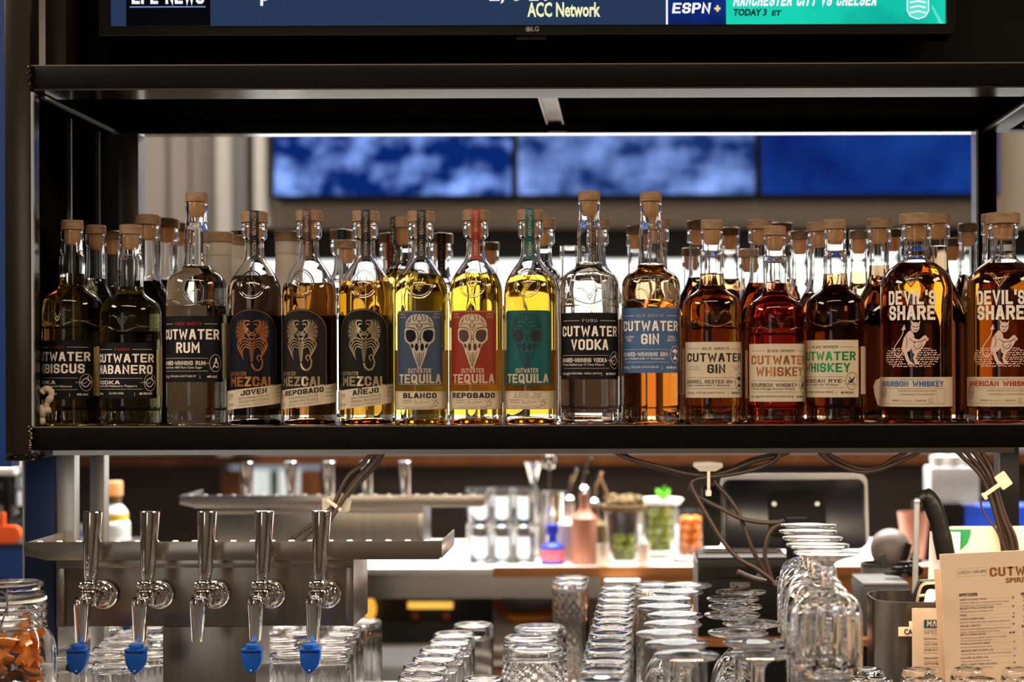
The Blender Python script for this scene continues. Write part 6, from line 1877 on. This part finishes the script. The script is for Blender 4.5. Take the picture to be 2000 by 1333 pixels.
lt = lathe_thing('white_tray', 'flat white saucer on the green garnish jar', 'saucer', 1287, 3.40, [('saucer', [(0, 0), (.045, 0), (.052, .010), (.050, .011), (0, .004)], 'white_plastic')], base=t.location.z + h + .0005)
q = MB()
for a in range(7):
    an = a * .9
    q.prism([(0, 0), (.010, .012), (.012, .024), (.004, .036), (-.006, .024), (-.008, .010)], -.0008, .0008, 'Y') if a == 0 else q.add(*(lambda B: (B.v, B.f))(MB().prism([(0, 0), (.010, .010), (.012, .020), (.004, .032), (-.006, .020), (-.008, .008)], -.0008, .0008, 'Y').xf(Matrix.Rotation(an, 4, 'Z') @ Matrix.Rotation(.5, 4, 'X'))))
g = q.build('mint_sprig', 'leaf_green'); g.location = (lt.location.x + .008, 3.40, lt.location.z + .0045); tag(g, 'bright green mint sprig on the white saucer', 'herb')
gjar(1348, 3.31, 998, .040, .9, 'orange_peel', 'glass jar full of orange slices on the far bar', True)
for k, px in enumerate((1176, 1256)):
    lathe_thing('candle_glass', ('pale little candle glass below the brown pourer bottle', 'pale little candle glass between lime jar and green jar')[k], 'candle holder', px, 3.235, [('glass', [(0, 0), (.012, 0), (.013, .045), (.0115, .045), (.0105, .003), (0, .003)], 'frosted_white')], group='candle glasses on the far bar')
# stacked clear cups, speaker and boxes at the far right
sx = WX(1855, 3.4)
sb = thing('black_speaker', 'black speaker box behind the knife handle', 'speaker', (WX(1848, 3.3), 3.3, BZ))
MB().box(-.055, .034, 0, .10, 0, WZ(988, 3.3) - BZ).build('cabinet', 'black_plastic', sb, bevel=.002)
MB().ball((.022, -.002, .050), .007, 12, (1, .5, 1.4)).build('emblem', 'mid_grey', sb)
bb = MB().box(0, .15, 0, .10, 0, WZ(992, 3.32) - BZ).build('blue_box', 'blue_box', bevel=.001); bb.location = (WX(1882, 3.32), 3.315, BZ)
tag(bb, 'blue box right of the black speaker on the far bar', 'box')
k = 0
for dx, dy in ((0, 0), (.036, .01), (.072, 0), (.018, .045), (.054, .045)):
    z0 = WZ(988, 3.3) + .0005
    pass
tub = thing('cup_tub', 'clear plastic tub of stacked pale cups on top of the speaker', 'tub', (WX(1856, 3.355), 3.35, WZ(988, 3.3) + .0006))
hh_ = WZ(905, 3.35) - tub.location.z
MB().box(-.052, .052, -.042, .042, 0, hh_ * .9).build('tub', 'pale_stack', tub, bevel=.006)
for k, (dx, dy) in enumerate(((-.034, -.02), (0, -.022), (.034, -.02), (-.018, .018), (.018, .018))):
    o = MB().lathe([(0, 0), (.014, 0), (.016, .022), (0, .024)], 20).build('pale_cup', 'white_plastic'); o.location = (tub.location.x + dx, tub.location.y + dy, tub.location.z + hh_ * .9 + .0005)
    tag(o, '%s of the pale cups heaped on the clear tub' % ('front left', 'front middle', 'front right', 'rear left', 'rear right')[k], 'cup', 'pale cups on the tub')
rc = lathe_thing('rose_tumbler', 'rose coloured cup left of the speaker', 'cup', 1784, 3.28, [('cup', [(0, 0), (.020, 0), (.034, WZ(1003, 3.28) - BZ), (.032, WZ(1003, 3.28) - BZ), (.018, .003), (0, .003)], 'rose_cup')])
# yellow lemon by the card machine
ly_ = MB().ball((0, 0, 0), .016, 18, (1.2, 1, 1)).build('lemon', 'lemon_yellow'); ly_.location = (WX(1676, 2.50), 2.50, RZ + .0162)
tag(ly_, 'yellow lemon peeping out left of the grey card machine', 'lemon')
# left far corner
cb = WZ(1057, 3.2) + .0003
mc = thing('coffee_grinder', 'dark machine with orange paddle at the left edge', 'machine', (WX(5, 3.25), 3.25, cb))
MB().box(-.12, .028, -.04, .10, 0, .045).build('base', 'black_plastic', mc, bevel=.004)
MB().box(-.12, .035, -.02, .09, .0455, .135).build('body', 'smoke_glass', mc, bevel=.01)
MB().box(-.12, .030, -.015, .085, .1355, .150).build('top', 'white_plastic', mc, bevel=.003)
MB().box(.012, .026, -.03, -.0205, .03, .130).build('arm', 'black_plastic', mc, bevel=.001)
m = MB().prism(rrect(-.012, .060, -.001, .036, .017, 8), -.062, -.050, 'Y'); m.box(.016, .027, -.060, -.052, .034, .062); m.build('paddle', 'orange_plastic', mc, bevel=.002)
MB().lathe([(0, .1503), (.022, .1503), (.016, .20), (.018, .25), (0, .25)], 24, c=(.03, .03, 0)).build('hopper', 'white_plastic', mc, smooth=40)
wbt = thing('white_bottle', 'white bottle with yellow label and rosy cap behind the near tap tower', 'bottle', (WX(222, 3.252), 3.252, cb))
hb = WZ(982, 3.26) - cb
MB().lathe(smooth_prof([(0, 0), (.030, 0), (.032, .003), (.032, .003), (.032, hb * .45), (.0275, hb * .55), (.0270, hb * .78), (.018, hb * .95), (.013, hb), (.013, hb), (0, hb)]), 32).build('body', 'white_plastic', wbt, smooth=45)
MB().lathe([(0, hb + .0003), (.0135, hb + .0003), (.0155, hb + .018), (0, hb + .018)], 24).build('neck', 'herb_brown', wbt)
MB().lathe([(0, hb + .0185), (.0175, hb + .0185), (.0175, hb + .046), (.016, hb + .048), (0, hb + .048)], 24).build('cap', 'cork_plug', wbt)
MB().add(*(lambda B: (B.v, B.f))(MB().lathe([(.0278, hb * .58), (.0283, hb * .58), (.0283, hb * .74), (.0278, hb * .74), (.0278, hb * .58)], 32))).build('label', 'lemon_yellow', wbt)
